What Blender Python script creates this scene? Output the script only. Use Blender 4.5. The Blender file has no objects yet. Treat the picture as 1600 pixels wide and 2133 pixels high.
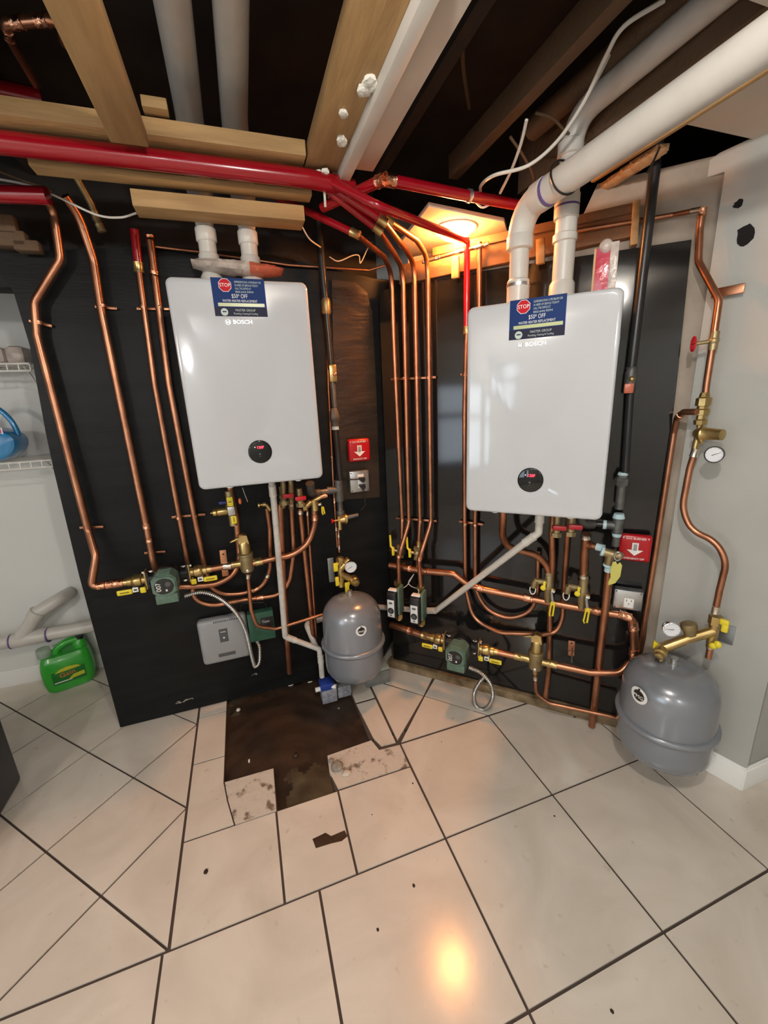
import bpy, bmesh, math, random
from mathutils import Vector, Matrix
random.seed(7)
SC = bpy.context.scene
COL = SC.collection
S5 = math.sqrt(.5)
# ------------------------------------------------------------------ camera
FP, PIT, ROL, YAW, CH = 856.35, .267744, -.045665, .319490, 1.5
fw = Vector((math.sin(YAW)*math.cos(PIT), math.cos(YAW)*math.cos(PIT), -math.sin(PIT)))
rt = Vector((math.cos(YAW), -math.sin(YAW), 0)); up0 = rt.cross(fw)
cr = math.cos(ROL)*rt + math.sin(ROL)*up0
cu = -math.sin(ROL)*rt + math.cos(ROL)*up0
cam = bpy.data.cameras.new('camera'); camo = bpy.data.objects.new('camera', cam); COL.objects.link(camo)
m = Matrix.Identity(4)
for i in range(3):
    m[i][0], m[i][1], m[i][2] = cr[i], cu[i], -fw[i]
m[2][3] = CH
camo.matrix_world = m
cam.sensor_fit = 'HORIZONTAL'; cam.sensor_width = 36; cam.lens = FP*36/1600; cam.clip_start = .02
SC.camera = camo
# ------------------------------------------------------------------ world, exposure, lights
w = bpy.data.worlds.new('World'); SC.world = w; w.use_nodes = True
w.node_tree.nodes['Background'].inputs[0].default_value = (.55, .65, .8, 1)
w.node_tree.nodes['Background'].inputs[1].default_value = .0
SC.view_settings.view_transform = 'Standard'; SC.view_settings.look = 'None'
SC.view_settings.gamma = 1; SC.view_settings.exposure = .1
LIGHTS = [((-1.9, -1.2, 2.04), 50, .06, (1, .95, .87)), ((.19, .06, 2.12), 36, .03, (1, .95, .88)),
          ((-.4, -2.1, 2.04), 22, .07, (.95, .96, 1))]
for p, e, r, c in LIGHTS:
    ld = bpy.data.lights.new('bulb_light', 'POINT'); ld.energy = e; ld.shadow_soft_size = r; ld.color = c
    lo = bpy.data.objects.new('bulb_light', ld); lo.location = p; COL.objects.link(lo)

# ------------------------------------------------------------------ unprojecting onto the real planes of the room
Y0 = 2.016; CR = 1.859; GN = Vector((.9604, .2785, 0)).normalized(); GC = GN.dot(Vector((1.54, 1.089, 0)))
def ray(x, y): return fw*FP + cr*(x-800) - cu*(y-1066.5)
CAM = Vector((0, 0, CH))
def hit(x, y, n, c):
    d = ray(x, y); return CAM + d*((c - n.dot(CAM))/n.dot(d))
NL = Vector((0, 1, 0)); NR = Vector((S5, S5, 0)); NG = GN; NZ = Vector((0, 0, 1))
def L(x, y, d=0): return hit(x, y, NL, Y0-d)
def R(x, y, d=0): return hit(x, y, NR, CR-d)
def G(x, y, d=0): return hit(x, y, NG, GC-d)
def Z(x, y, z=0): return hit(x, y, NZ, z)
FRL = (Vector((1, 0, 0)), Vector((0, 0, 1)), Vector((0, -1, 0)))
FRR = (Vector((S5, -S5, 0)), Vector((0, 0, 1)), Vector((-S5, -S5, 0)))
FRG = (Vector((GN.y, -GN.x, 0)), Vector((0, 0, 1)), -GN)
def FM(fr, p, rot=0, flip=False):
    ex, ey, ez = fr
    if rot:
        c, s = math.cos(rot), math.sin(rot); ex, ey = ex*c + ey*s, ey*c - ex*s
    if flip: ex, ez = -ex, ez
    M = Matrix.Identity(4)
    for i in range(3): M[i][0], M[i][1], M[i][2], M[i][3] = ex[i], ey[i], ez[i], p[i]
    return M
I4 = Matrix.Identity(4)

# ------------------------------------------------------------------ materials
MATS = {}
def mat(name, col, rough=.5, metal=0, var=.0, scale=8, bump=0, bscale=60, emit=None, estr=0, trans=0, coat=0, col2=None, stretch=None, spec=None, alpha=None):
    m = bpy.data.materials.new(name); m.use_nodes = True; nt = m.node_tree; b = nt.nodes['Principled BSDF']
    b.inputs['Base Color'].default_value = (*col, 1); b.inputs['Roughness'].default_value = rough; b.inputs['Metallic'].default_value = metal
    if spec is not None: b.inputs['Specular IOR Level'].default_value = spec
    if coat: b.inputs['Coat Weight'].default_value = coat; b.inputs['Coat Roughness'].default_value = .08
    if trans: b.inputs['Transmission Weight'].default_value = trans
    if alpha is not None: b.inputs['Alpha'].default_value = alpha
    if emit: b.inputs['Emission Color'].default_value = (*emit, 1); b.inputs['Emission Strength'].default_value = estr
    tc = nt.nodes.new('ShaderNodeTexCoord'); src = tc.outputs['Object']
    if stretch:
        mp = nt.nodes.new('ShaderNodeMapping'); mp.inputs['Scale'].default_value = stretch; nt.links.new(src, mp.inputs[0]); src = mp.outputs[0]
    if var or col2:
        n = nt.nodes.new('ShaderNodeTexNoise'); n.inputs['Scale'].default_value = scale; n.inputs['Detail'].default_value = 5
        nt.links.new(src, n.inputs['Vector'])
        r = nt.nodes.new('ShaderNodeValToRGB'); r.color_ramp.elements[0].position = .35; r.color_ramp.elements[1].position = .68
        c2 = col2 if col2 else tuple(max(0, c*(1-var)) for c in col)
        r.color_ramp.elements[0].color = (*c2, 1); r.color_ramp.elements[1].color = (*col, 1)
        nt.links.new(n.outputs['Fac'], r.inputs[0]); nt.links.new(r.outputs[0], b.inputs['Base Color'])
    if bump:
        n = nt.nodes.new('ShaderNodeTexNoise'); n.inputs['Scale'].default_value = bscale; n.inputs['Detail'].default_value = 4
        nt.links.new(src, n.inputs['Vector'])
        bp = nt.nodes.new('ShaderNodeBump'); bp.inputs['Strength'].default_value = bump; bp.inputs['Distance'].default_value = .01
        nt.links.new(n.outputs['Fac'], bp.inputs['Height']); nt.links.new(bp.outputs[0], b.inputs['Normal'])
    MATS[name] = m; return m
mat('copper', (.55, .255, .145), .34, .95, col2=(.32, .14, .08), scale=9)
mat('copper_bright', (.85, .42, .26), .2, 1, var=.3, scale=60, bump=.5, bscale=90)
mat('brass', (.62, .46, .2), .3, .9, col2=(.42, .3, .12), scale=14)
mat('brass_dull', (.42, .34, .18), .45, .8, col2=(.3, .23, .12), scale=20)
mat('solder', (.75, .7, .62), .25, 1)
mat('steel', (.62, .63, .63), .3, .9, var=.25, scale=12)
mat('galv', (.34, .36, .37), .45, .8, var=.35, scale=25)
mat('iron', (.03, .03, .032), .33, .3, var=.3)
mat('malleable', (.16, .165, .16), .5, .6, col2=(.09, .09, .09), scale=30)
mat('tape', (.45, .62, .68), .7)
mat('board_black', (.0062, .0066, .0068), .4, 0, col2=(.011, .0115, .012), scale=2.2, bump=.06, bscale=14, stretch=(1, 1, 9), spec=.15)
mat('board_gloss', (.007, .0065, .0065), .09, 0, col2=(.01, .01, .01), scale=3, spec=.5)
mat('bronze_wrap', (.045, .024, .01), .3, .1, col2=(.02, .011, .006), scale=5, bump=.5, bscale=9, stretch=(1, 1, 3.5))
mat('enamel', (.5, .515, .54), .09, 0, coat=.6)
mat('display', (.004, .004, .004), .05)
mat('led_red', (.8, .02, .03), .4, emit=(1, .03, .06), estr=5)
mat('led_white', (1, 1, 1), .4, emit=(1, 1, 1), estr=3)
mat('pvc', (.6, .57, .52), .35, 0, var=.06, scale=20)
mat('pvc_dirty', (.62, .6, .56), .4, 0, var=.25, scale=30)
mat('primer', (.12, .07, .22), .5)
mat('tank_grey', (.23, .25, .28), .24, .25, coat=.35)
mat('yellow', (.78, .63, .03), .35)
mat('yellow_dark', (.25, .19, .02), .6)
mat('tag_yellow', (.55, .52, .12), .6, bump=.2)
mat('pump_green', (.12, .2, .15), .5, 0, var=.25, scale=40)
mat('box_green', (.03, .105, .065), .45, 0)
mat('black_plastic', (.012, .012, .013), .3)
mat('cast_black', (.01, .01, .011), .45, .2, bump=.3)
mat('grey_box', (.3, .31, .32), .4, .1)
mat('grey_dark', (.075, .08, .085), .5)
mat('red_plate', (.42, .006, .012), .25)
mat('red_plastic', (.5, .01, .02), .35)
mat('red_pipe', (.27, .003, .01), .22, coat=.3)
mat('white', (.82, .82, .8), .5)
mat('white_ink', (.7, .72, .7), .5)
mat('pale_ink', (.45, .55, .5), .5)
mat('gauge_face', (.75, .77, .8), .25)
mat('chrome', (.8, .8, .82), .12, 1)
mat('orange', (.75, .16, .05), .5)
mat('blue_handle', (.02, .02, .16), .4)
mat('sticker_blue', (.008, .03, .135), .5, spec=.12)
mat('sticker_dark', (.02, .02, .045), .5, spec=.12)
mat('sticker_red', (.5, .01, .02), .5, spec=.12)
mat('sticker_lime', (.38, .42, .16), .3)
mat('wood', (.48, .3, .13), .7, 0, col2=(.33, .19, .075), scale=3, bump=.15, bscale=20, stretch=(1.2, 9, 9))
mat('wood_y', (.48, .3, .13), .7, 0, col2=(.33, .19, .075), scale=3, bump=.15, bscale=20, stretch=(9, 1.2, 9))
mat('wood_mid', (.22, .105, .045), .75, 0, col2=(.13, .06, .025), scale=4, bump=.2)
mat('wood_old', (.12, .072, .04), .8, 0, col2=(.1, .06, .03), scale=5, bump=.3)
mat('wood_dark', (.045, .028, .016), .85, 0, col2=(.02, .012, .008), scale=6, bump=.3)
mat('sill', (.3, .21, .12), .8, 0, col2=(.1, .07, .03), scale=14, bump=.4)
mat('white_board', (.62, .58, .52), .5, 0, var=.08, scale=6)
mat('drywall', (.44, .445, .42), .75, 0, var=.1, scale=3.5, bump=.04)
mat('drywall_back', (.74, .75, .73), .7, 0, var=.05, scale=2)
mat('drywall_brown_lit', (.42, .36, .3), .8, 0, col2=(.28, .23, .18), scale=6)  # light grey drywall with the brown lamplight on it mixed into the colour
mat('ceiling_white', (.6, .54, .47), .8, 0, var=.1, scale=5)
mat('void_shade', (.018, .013, .011), .8, 0, col2=(.006, .005, .005), scale=5, bump=.6, bscale=8)  # near-black that stands in for the darkness where no light reaches
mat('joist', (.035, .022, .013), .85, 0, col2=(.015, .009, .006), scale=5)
mat('cable_white', (.6, .56, .5), .5)
mat('cable_black', (.01, .01, .01), .4)
mat('cable_yellow', (.45, .3, .06), .5)
mat('foam_white', (.72, .7, .62), .8, 0, bump=.8, bscale=40)
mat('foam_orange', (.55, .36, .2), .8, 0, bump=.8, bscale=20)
mat('stone', (.4, .37, .32), .85, 0, col2=(.22, .19, .16), scale=30, bump=.6)
mat('jug_green', (.03, .36, .03), .28, coat=.3)
mat('jug_label', (.55, .55, .03), .4)
mat('jug_dark', (.01, .16, .02), .35)
mat('jug_clear', (.6, .7, .6), .2, trans=.5)
mat('blue_tub', (.02, .22, .5), .25, coat=.4)
mat('pink', (.7, .05, .25), .4)
mat('appliance', (.022, .022, .026), .35)
mat('plastic_bag', (.78, .66, .58), .25, 0, var=.4, scale=25, bump=.9, bscale=18, alpha=.75)
mat('bag_red', (.55, .13, .07), .3, 0, bump=.9, bscale=18)
mat('sleeve_red', (.5, .01, .03), .2, 0, col2=(.5, .1, .14), scale=12, bump=.8, bscale=12)
mat('grout', (.075, .055, .045), .9)
mat('wire_white', (.72, .7, .66), .4)
mat('box_blue', (.02, .05, .3), .35)
mat('box_print', (.36, .37, .42), .5, 0, col2=(.2, .2, .24), scale=60)
mat('box_grey', (.2, .21, .2), .5, 0, var=.3, scale=20)
mat('chrome_conduit', (.5, .5, .48), .3, .9)
mat('lamp_glow', (1, .8, .6), .5, emit=(1, .36, .085), estr=430)
mat('bulb_glow', (1, 1, 1), .5, emit=(1, .95, .85), estr=18)
mat('pane_glow', (.8, .9, 1), .2, emit=(.75, .88, 1), estr=4.2)
mat('hole', (.004, .003, .003), .9)
mat('dark_frame', (.06, .06, .06), .5)
mat('pipe_white', (.7, .7, .68), .3)
def tile_material():
    m = bpy.data.materials.new('tile'); m.use_nodes = True; nt = m.node_tree; b = nt.nodes['Principled BSDF']
    tc = nt.nodes.new('ShaderNodeTexCoord')
    n = nt.nodes.new('ShaderNodeTexNoise'); n.inputs['Scale'].default_value = 3.2; n.inputs['Detail'].default_value = 7; n.inputs['Distortion'].default_value = 1.4
    nt.links.new(tc.outputs['Object'], n.inputs['Vector'])
    r = nt.nodes.new('ShaderNodeValToRGB'); e = r.color_ramp.elements
    e[0].position = .3; e[0].color = (.62, .56, .48, 1); e[1].position = .65; e[1].color = (.73, .67, .59, 1)
    nt.links.new(n.outputs['Fac'], r.inputs[0])
    # scuffed, dusty area with brown patches near the diagonal wall and mortar on the cut tiles
    n2 = nt.nodes.new('ShaderNodeTexNoise'); n2.inputs['Scale'].default_value = 26; n2.inputs['Detail'].default_value = 6
    nt.links.new(tc.outputs['Object'], n2.inputs['Vector'])
    r2 = nt.nodes.new('ShaderNodeValToRGB'); r2.color_ramp.elements[0].position = .66; r2.color_ramp.elements[1].position = .74
    r2.color_ramp.elements[0].color = (0, 0, 0, 1); r2.color_ramp.elements[1].color = (.35, .35, .35, 1)
    nt.links.new(n2.outputs['Fac'], r2.inputs[0])
    mx = nt.nodes.new('ShaderNodeMixRGB'); mx.inputs[2].default_value = (.36, .3, .24, 1)
    nt.links.new(r2.outputs[0], mx.inputs[0]); nt.links.new(r.outputs[0], mx.inputs[1]); nt.links.new(mx.outputs[0], b.inputs['Base Color'])
    n3 = nt.nodes.new('ShaderNodeTexNoise'); n3.inputs['Scale'].default_value = 5
    nt.links.new(tc.outputs['Object'], n3.inputs['Vector'])
    mr = nt.nodes.new('ShaderNodeMapRange'); mr.inputs[3].default_value = .13; mr.inputs[4].default_value = .21
    nt.links.new(n3.outputs['Fac'], mr.inputs[0]); nt.links.new(mr.outputs[0], b.inputs['Roughness'])
    bp = nt.nodes.new('ShaderNodeBump'); bp.inputs['Strength'].default_value = .12; bp.inputs['Distance'].default_value = .004
    nt.links.new(n.outputs['Fac'], bp.inputs['Height']); nt.links.new(bp.outputs[0], b.inputs['Normal'])
    MATS['tile'] = m
tile_material()
mat('tile_rough', (.62, .57, .5), .6, 0, col2=(.2, .15, .11), scale=22, bump=.4, bscale=30)
MATS['tile_rough'].node_tree.nodes['Color Ramp'].color_ramp.elements[0].position = .34
MATS['tile_rough'].node_tree.nodes['Color Ramp'].color_ramp.elements[1].position = .44
mat('pit', (.055, .03, .017), .5, 0, col2=(.022, .013, .008), scale=6, bump=.5, bscale=18)
mat('pit_mortar', (.1, .08, .045), .55, 0, col2=(.045, .03, .016), scale=9, bump=.6, bscale=22)

# ------------------------------------------------------------------ geometry builder
class Geo:
    def __init__(s, M=None):
        s.bm = bmesh.new(); s.M = M or I4; s.mats = []; s.cur = 0
    def m(s, name):
        if name not in s.mats: s.mats.append(name)
        s.cur = s.mats.index(name); return s
    def _fin(s, before):
        for f in s.bm.faces[before:] if False else []: pass
    def face(s, vs):
        try: f = s.bm.faces.new(vs); f.material_index = s.cur; return f
        except ValueError: return None
    def v(s, p): return s.bm.verts.new(s.M @ Vector(p))
    def box(s, c, size, bev=0, seg=2, rot=None):
        t = bmesh.new(); bmesh.ops.create_cube(t, size=1)
        for v in t.verts: v.co = Vector((v.co.x*size[0], v.co.y*size[1], v.co.z*size[2]))
        if bev: bmesh.ops.bevel(t, geom=list(t.edges), offset=bev, segments=seg, affect='EDGES', profile=.5)
        Rm = rot or Matrix.Identity(3); c = Vector(c); mp = {}
        for v in t.verts: mp[v] = s.v(Rm @ v.co + c)
        for f in t.faces: s.face([mp[v] for v in f.verts])
        t.free(); return s
    def prism(s, poly, z0, z1):   # poly in local xy, extruded along local z
        a = [s.v((p[0], p[1], z0)) for p in poly]; b = [s.v((p[0], p[1], z1)) for p in poly]; n = len(poly)
        ar = sum(poly[i][0]*poly[(i+1) % n][1]-poly[(i+1) % n][0]*poly[i][1] for i in range(n))
        if (ar > 0) != (z1 > z0): a, b = a[::-1], b[::-1]
        s.face(b); s.face(a[::-1])
        for i in range(n): s.face([a[i], a[(i+1) % n], b[(i+1) % n], b[i]])
        return s
    def ring(s, c, ax, r, n, ref=None):
        ax = ax.normalized(); ref = ref or (Vector((0, 0, 1)) if abs(ax.z) < .9 else Vector((1, 0, 0)))
        u = ref - ax*ref.dot(ax); u.normalize(); w_ = ax.cross(u)
        return [s.bm.verts.new(c + (u*math.cos(2*math.pi*i/n) + w_*math.sin(2*math.pi*i/n))*r) for i in range(n)], u
    def sweep(s, pts, rads, n=14, cap=True, local=True):
        P = [s.M @ Vector(p) if local else Vector(p) for p in pts]
        q = [P[0]]; rr = [rads[0]]
        for p, r in zip(P[1:], rads[1:]):
            q.append(p); rr.append(r)
        P = q; prev = None; ref = None; first = None; last_t = None
        for i, p in enumerate(P):
            a = P[max(0, i-1)]; b = P[min(len(P)-1, i+1)]
            t = b - a
            if t.length < 1e-7: t = last_t or Vector((0, 0, 1))
            t = t.normalized(); last_t = t
            if ref is None: ref = Vector((0, 0, 1)) if abs(t.z) < .9 else Vector((1, 0, 0))
            ring, u = s.ring(p, t, max(rr[i], 1e-5), n, ref); ref = u
            if prev:
                for k in range(n): s.face([prev[k], prev[(k+1) % n], ring[(k+1) % n], ring[k]])
            else: first = ring
            prev = ring
        if cap: s.face(first[::-1]); s.face(prev)
        return s
    def tube(s, pts, r, bend=.03, n=14, local=True):
        pts = fillet([Vector(p) for p in pts], bend); return s.sweep(pts, [r]*len(pts), n, local=local)
    def cyl(s, a, b, r, r2=None, n=18):
        return s.sweep([a, b], [r, r if r2 is None else r2], n)
    def hexn(s, a, b, r): return s.sweep([a, b], [r, r], 6)
    def lathe(s, o, ax, prof, n=24):   # prof: (t, r) along axis from o
        ax = Vector(ax).normalized(); o = Vector(o)
        pts = [o+ax*t for t, r in prof]
        # consecutive identical t allowed: nudge
        M3 = s.M.to_3x3(); W = (M3 @ ax).normalized(); prev = None; first = None
        for p, (t, r) in zip(pts, prof):
            ring, _ = s.ring(s.M @ p, W, max(r, 1e-5), n)
            if prev:
                for k in range(n): s.face([prev[k], prev[(k+1) % n], ring[(k+1) % n], ring[k]])
            else: first = ring
            prev = ring
        s.face(first[::-1]); s.face(prev); return s
    def sphere(s, c, r, sc=(1, 1, 1), sub=2):
        t = bmesh.new(); bmesh.ops.create_icosphere(t, subdivisions=sub, radius=r); mp = {}; c = Vector(c)
        for v in t.verts: mp[v] = s.v(Vector((v.co.x*sc[0], v.co.y*sc[1], v.co.z*sc[2])) + c)
        for f in t.faces: s.face([mp[v] for v in f.verts])
        t.free(); return s
    def build(s, name, parent=None, origin=None, angle=38, smooth=True):
        org = Vector(origin) if origin is not None else (Vector(parent['_org']) if parent is not None and '_org' in parent else Vector((0, 0, 0)))
        bmesh.ops.recalc_face_normals(s.bm, faces=list(s.bm.faces))
        for v in s.bm.verts: v.co -= org
        me = bpy.data.meshes.new(name); s.bm.to_mesh(me); s.bm.free()
        for k in s.mats: me.materials.append(MATS[k])
        if smooth:
            me.shade_smooth(); me.set_sharp_from_angle(angle=math.radians(angle))
        o = bpy.data.objects.new(name, me); COL.objects.link(o); o['_org'] = list(org)
        if parent is not None: o.parent = parent
        else: o.location = org
        return o
def fillet(pts, rad):
    if len(pts) < 3 or rad <= 0: return pts
    out = [pts[0]]
    for i in range(1, len(pts)-1):
        p = pts[i]; a = pts[i-1]-p; b = pts[i+1]-p; la, lb = a.length, b.length
        ang = a.angle(b) if la > 1e-6 and lb > 1e-6 else math.pi
        if ang > math.radians(176): out.append(p); continue
        d = min(rad/max(.05, math.tan(ang/2)), la*.48, lb*.48)
        A = p + a.normalized()*d; B = p + b.normalized()*d
        for k in range(9):
            t = k/8; out.append(A*(1-t)**2 + p*2*t*(1-t) + B*t*t)
    out.append(pts[-1]); return out
def tag(o, label, cat, group=None):
    o['label'] = label; o['category'] = cat
    if group: o['group'] = group
    return o
def thing(name, label, cat, loc, group=None):
    o = bpy.data.objects.new(name, None); o.empty_display_size = .02; COL.objects.link(o); o.location = loc; o['_org'] = list(loc)
    return tag(o, label, cat, group)
def st(o): o['kind'] = 'structure'; return o
def catmull(pts, k=8):
    pts = [Vector(p) for p in pts]; P = [pts[0]*2-pts[1]] + pts + [pts[-1]*2-pts[-2]]; out = []
    for i in range(1, len(P)-2):
        a, b, c, d = P[i-1:i+3]
        for j in range(k):
            t = j/k; out.append(.5*((2*b)+(c-a)*t+(2*a-5*b+4*c-d)*t*t+(3*b-a-3*c+d)*t**3))
    out.append(pts[-1]); return out
def text(s, M, size, matn, name, parent, depth=.0008, width=None, align='CENTER', label=None):
    cu_ = bpy.data.curves.new('t', 'FONT'); cu_.body = s; cu_.size = size; cu_.align_x = align; cu_.align_y = 'CENTER'; cu_.extrude = depth/2; cu_.resolution_u = 3
    o = bpy.data.objects.new('t', cu_); COL.objects.link(o)
    dg = bpy.context.evaluated_depsgraph_get(); me = bpy.data.meshes.new_from_object(o.evaluated_get(dg))
    bpy.data.objects.remove(o); bpy.data.curves.remove(cu_)
    org = Vector(parent['_org']) if '_org' in parent else Vector((0, 0, 0))
    if width and len(me.vertices):
        xs = [v.co.x for v in me.vertices]; k = width/max(1e-6, max(xs)-min(xs))
        for v in me.vertices: v.co.x *= k
    for v in me.vertices: v.co = M @ v.co - org
    me.materials.clear(); me.materials.append(MATS[matn])
    ob = bpy.data.objects.new(name, me); COL.objects.link(ob); ob.parent = parent; ob['_org'] = list(org)
    if label: ob['label'] = label
    return ob
def TM(M, x, y, z, rot=0): return M @ Matrix.Translation((x, y, z)) @ Matrix.Rotation(rot, 4, 'Z')
def plen(pts): return sum((pts[i+1]-pts[i]).length for i in range(len(pts)-1))
def along(pts, f):
    T = plen(pts)*f; acc = 0
    for i in range(len(pts)-1):
        l = (pts[i+1]-pts[i]).length
        if acc+l >= T and l > 0:
            return pts[i].lerp(pts[i+1], (T-acc)/l), (pts[i+1]-pts[i]).normalized()
        acc += l
    return pts[-1], (pts[-1]-pts[-2]).normalized()
def to_boiler(pts):      # vertical tails that start just under a boiler run on up into its base
    for e in (0, -1):
        p = pts[e]; q = pts[1 if e == 0 else -2]; dv = (q-p).normalized()
        if abs(dv.z) < .72 or q.z > p.z: continue
        dR = CR-NR.dot(p); uR = (p-Vector((.613, 2.016, 0))).dot(FRR[0])
        zt = None
        if .07 < Y0-p.y < .39 and -.16 < p.x < .31 and 1.06 < p.z < 1.215: zt = 1.215
        elif .07 < dR < .36 and .2 < uR < 1.0 and .92 < p.z < 1.08: zt = 1.085
        if zt:
            n = Vector((p.x, p.y, zt)); pts = [n]+pts if e == 0 else pts+[n]
    return pts
def pipe(label, pts, r=.0143, bend=.035, coup=(), cmat='copper_bright', mt='copper', name='copper_pipe', cat='pipe', group=None, extra=None, n=14, cname='coupling'):
    pts = to_boiler([Vector(p) for p in pts]); fp = fillet(pts, bend)
    if coup:
        root = thing(name, label, cat, min(pts, key=lambda p: p.z), group)
        g = Geo().m(mt); g.sweep(fp, [r]*len(fp), n); g.build('tube', root)
        for c in coup:
            f, ln = c[0], c[1]; p, t = along(fp, f); q = Geo().m(c[2] if len(c) > 2 else cmat)
            h = ln/2; k = r*1.16
            q.sweep([p-t*h, p-t*(h-.001), p-t*(h*.86), p-t*(h*.7), p+t*(h*.7), p+t*(h*.86), p+t*(h-.001), p+t*h], [r*1.02, k*1.06, k*1.06, k, k, k*1.06, k*1.06, r*1.02], 16)
            q.build(cname, root)
        return root
    g = Geo().m(mt); g.sweep(fp, [r]*len(fp), n); o = g.build(name, None, origin=min(pts, key=lambda p: p.z)); return tag(o, label, cat, group)
def cable(label, pts, r, mt, name='cable', cat='cable', group=None, smoothk=7):
    c = catmull(pts, smoothk); g = Geo().m(mt); g.sweep(c, [r]*len(c), 8); o = g.build(name, None, origin=pts[0]); return tag(o, label, cat, group)
def wbox(name, a, b, mt, bev=0, parent=None):
    a, b = Vector(a), Vector(b); g = Geo().m(mt); g.box((a+b)/2, [abs(b[i]-a[i]) for i in range(3)], bev); return g.build(name, parent, origin=None if parent is not None else (a+b)/2)

# ================================================================== STRUCTURE
# ---- floor: tiles laid square to the room, and a diagonal field on the left, meeting in cut strips around an opened patch
def clip(poly, nx, ny, c):       # keep nx*x+ny*y <= c
    out = []
    for i in range(len(poly)):
        a, b = poly[i], poly[(i+1) % len(poly)]; da = nx*a[0]+ny*a[1]-c; db = nx*b[0]+ny*b[1]-c
        if da <= 0: out.append(a)
        if (da < 0 < db) or (db < 0 < da):
            t = da/(da-db); out.append((a[0]+(b[0]-a[0])*t, a[1]+(b[1]-a[1])*t))
    return out
fl = Geo()
def inset(poly, d=.004):
    q_ = []
    for p_ in poly:
        if not q_ or (Vector(p_)-Vector(q_[-1])).length > .004: q_.append(p_)
    while len(q_) > 2 and (Vector(q_[0])-Vector(q_[-1])).length < .004: q_.pop()
    poly = q_
    if len(poly) < 3: return []
    n = len(poly); ar = sum(poly[i][0]*poly[(i+1) % n][1]-poly[(i+1) % n][0]*poly[i][1] for i in range(n))
    if ar < 0: poly = poly[::-1]
    out = []
    for i in range(n):
        p0, p1, p2 = Vector(poly[i-1]), Vector(poly[i]), Vector(poly[(i+1) % n])
        e1 = (p1-p0); e2 = (p2-p1)
        if e1.length < 1e-5 or e2.length < 1e-5: out.append(tuple(p1)); continue
        e1.normalize(); e2.normalize(); n1 = Vector((-e1.y, e1.x)); n2 = Vector((-e2.y, e2.x)); k = 1+n1.dot(n2)
        q = p1 + (n1+n2)*(d/max(k, .3)); out.append((q.x, q.y))
    return out
def tile(poly, mt='tile', d=.004):
    if len(poly) < 3: return
    fl.m(mt); p = inset(poly, d)
    if len(p) < 3: return
    fl.prism(p, -.018, 0)
def rect(x0, y0, x1, y1): return [(x0, y0), (x1, y0), (x1, y1), (x0, y1)]
XB = [.498+.4575*i for i in range(-8, 9)]
YB = [.984, .531]
while YB[-1] > -2.9: YB.append(YB[-1]-.453)
xs_r = [.498, .957, 1.413, 1.87, 2.33, 2.79, 3.25]; ys_r = [1.425, .984]
for i in range(len(xs_r)-1): tile(rect(xs_r[i], .984, xs_r[i+1], 1.425))
for j in range(len(YB)-1):
    y1, y0 = YB[j], YB[j+1]
    if j == 0: xs = [.05-.452*i for i in range(7, -1, -1)] + xs_r
    else: xs = [.498-.4575*i for i in range(8, 0, -1)] + xs_r
    for i in range(len(xs)-1): tile(rect(xs[i], y0, xs[i+1], y1))
tile(rect(-.385, .984, -.058, 1.304)); tile([(-.058, .984), (.176, .984), (.183, 1.302), (-.058, 1.304)]); tile([(.176, .984), (.498, .984), (.496, 1.300), (.183, 1.302)])
tile([(-.385, 1.304), (-.207, 1.304), (-.235, 1.42), (-.25, 1.51), (-.25, 1.652), (-.385, 1.652)])
tile([(-.207, 1.304), (-.056, 1.304), (-.052, 1.505), (-.25, 1.51), (-.235, 1.42)], 'tile_rough', .001)
tile([(-.385, 1.652), (-.25, 1.652), (-.25, 1.948), (-.385, 1.948)]); tile(rect(-.385, 1.948, -.25, 2.4))
tile([(.183, 1.304), (.496, 1.30), (.498, 1.425), (.402, 1.432), (.386, 1.497), (.174, 1.487), (.165, 1.40)], 'tile_rough')
tile([(.392, 1.5), (.412, 1.442), (.486, 1.437), (.486, 1.745), (.376, 1.745)]); tile([(.376, 1.753), (.486, 1.753), (.484, 2.2), (.37, 2.2)])
tile([(.498, 1.43), (.957, 1.43), (.7265, 1.668)]); tile([(.49, 1.44), (.7265, 1.668), (.49, 1.915)])
tile([(.49, 1.925), (.7265, 1.668), (1.1, 2.07), (1.1, 2.4), (.49, 2.4)]); tile([(.957, 1.43), (2.0, 1.43), (2.0, 2.9), (.7265, 1.668)])
for a in range(-14, 8):
    for b in range(-10, 12):
        u0 = -1.295+.3265*a; u1 = u0+.3265; v0 = .4235+.3245*b; v1 = v0+.3245
        poly = [((u+v)*S5, (v-u)*S5) for u, v in ((u0, v0), (u1, v0), (u1, v1), (u0, v1))]
        for c in ((1, 0, -.387), (0, -1, -.986), (-1, 0, 2.7), (0, 1, 2.7)):
            poly = clip(poly, *c)
            if len(poly) < 3: break
        if len(poly) >= 3: tile(poly, d=.0038)
fl.m('grout')
for r_ in (rect(-2.8, -2.9, 3.3, 1.304), rect(-2.8, 1.304, -.252, 2.9), rect(-.252, 1.304, -.053, 1.505), rect(.376, 1.5, 3.3, 2.9), rect(.172, 1.304, 3.3, 1.485)):
    fl.prism(r_, -.03, -.0045)
fl.m('pit'); fl.prism(rect(-.3, 1.25, .45, 2.7), -.05, -.02)
nx, ny = 40, 44; vs = {}
for i in range(nx+1):
    for j in range(ny+1):
        x = -.255+.635*i/nx; y = 1.30+.75*j/ny
        z = -.017+.0025*math.sin(31*x+9*y)+.002*math.sin(53*y+17*x*x*9)+random.uniform(-.0007, .0007)
        dx = (x-.1)/.11; dy = (y-1.37)/.10
        if x > -.05 and x < .17 and y < 1.5: z += .006*max(0, 1-dx*dx-dy*dy*.6)
        vs[i, j] = fl.v((x, y, z))
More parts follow.
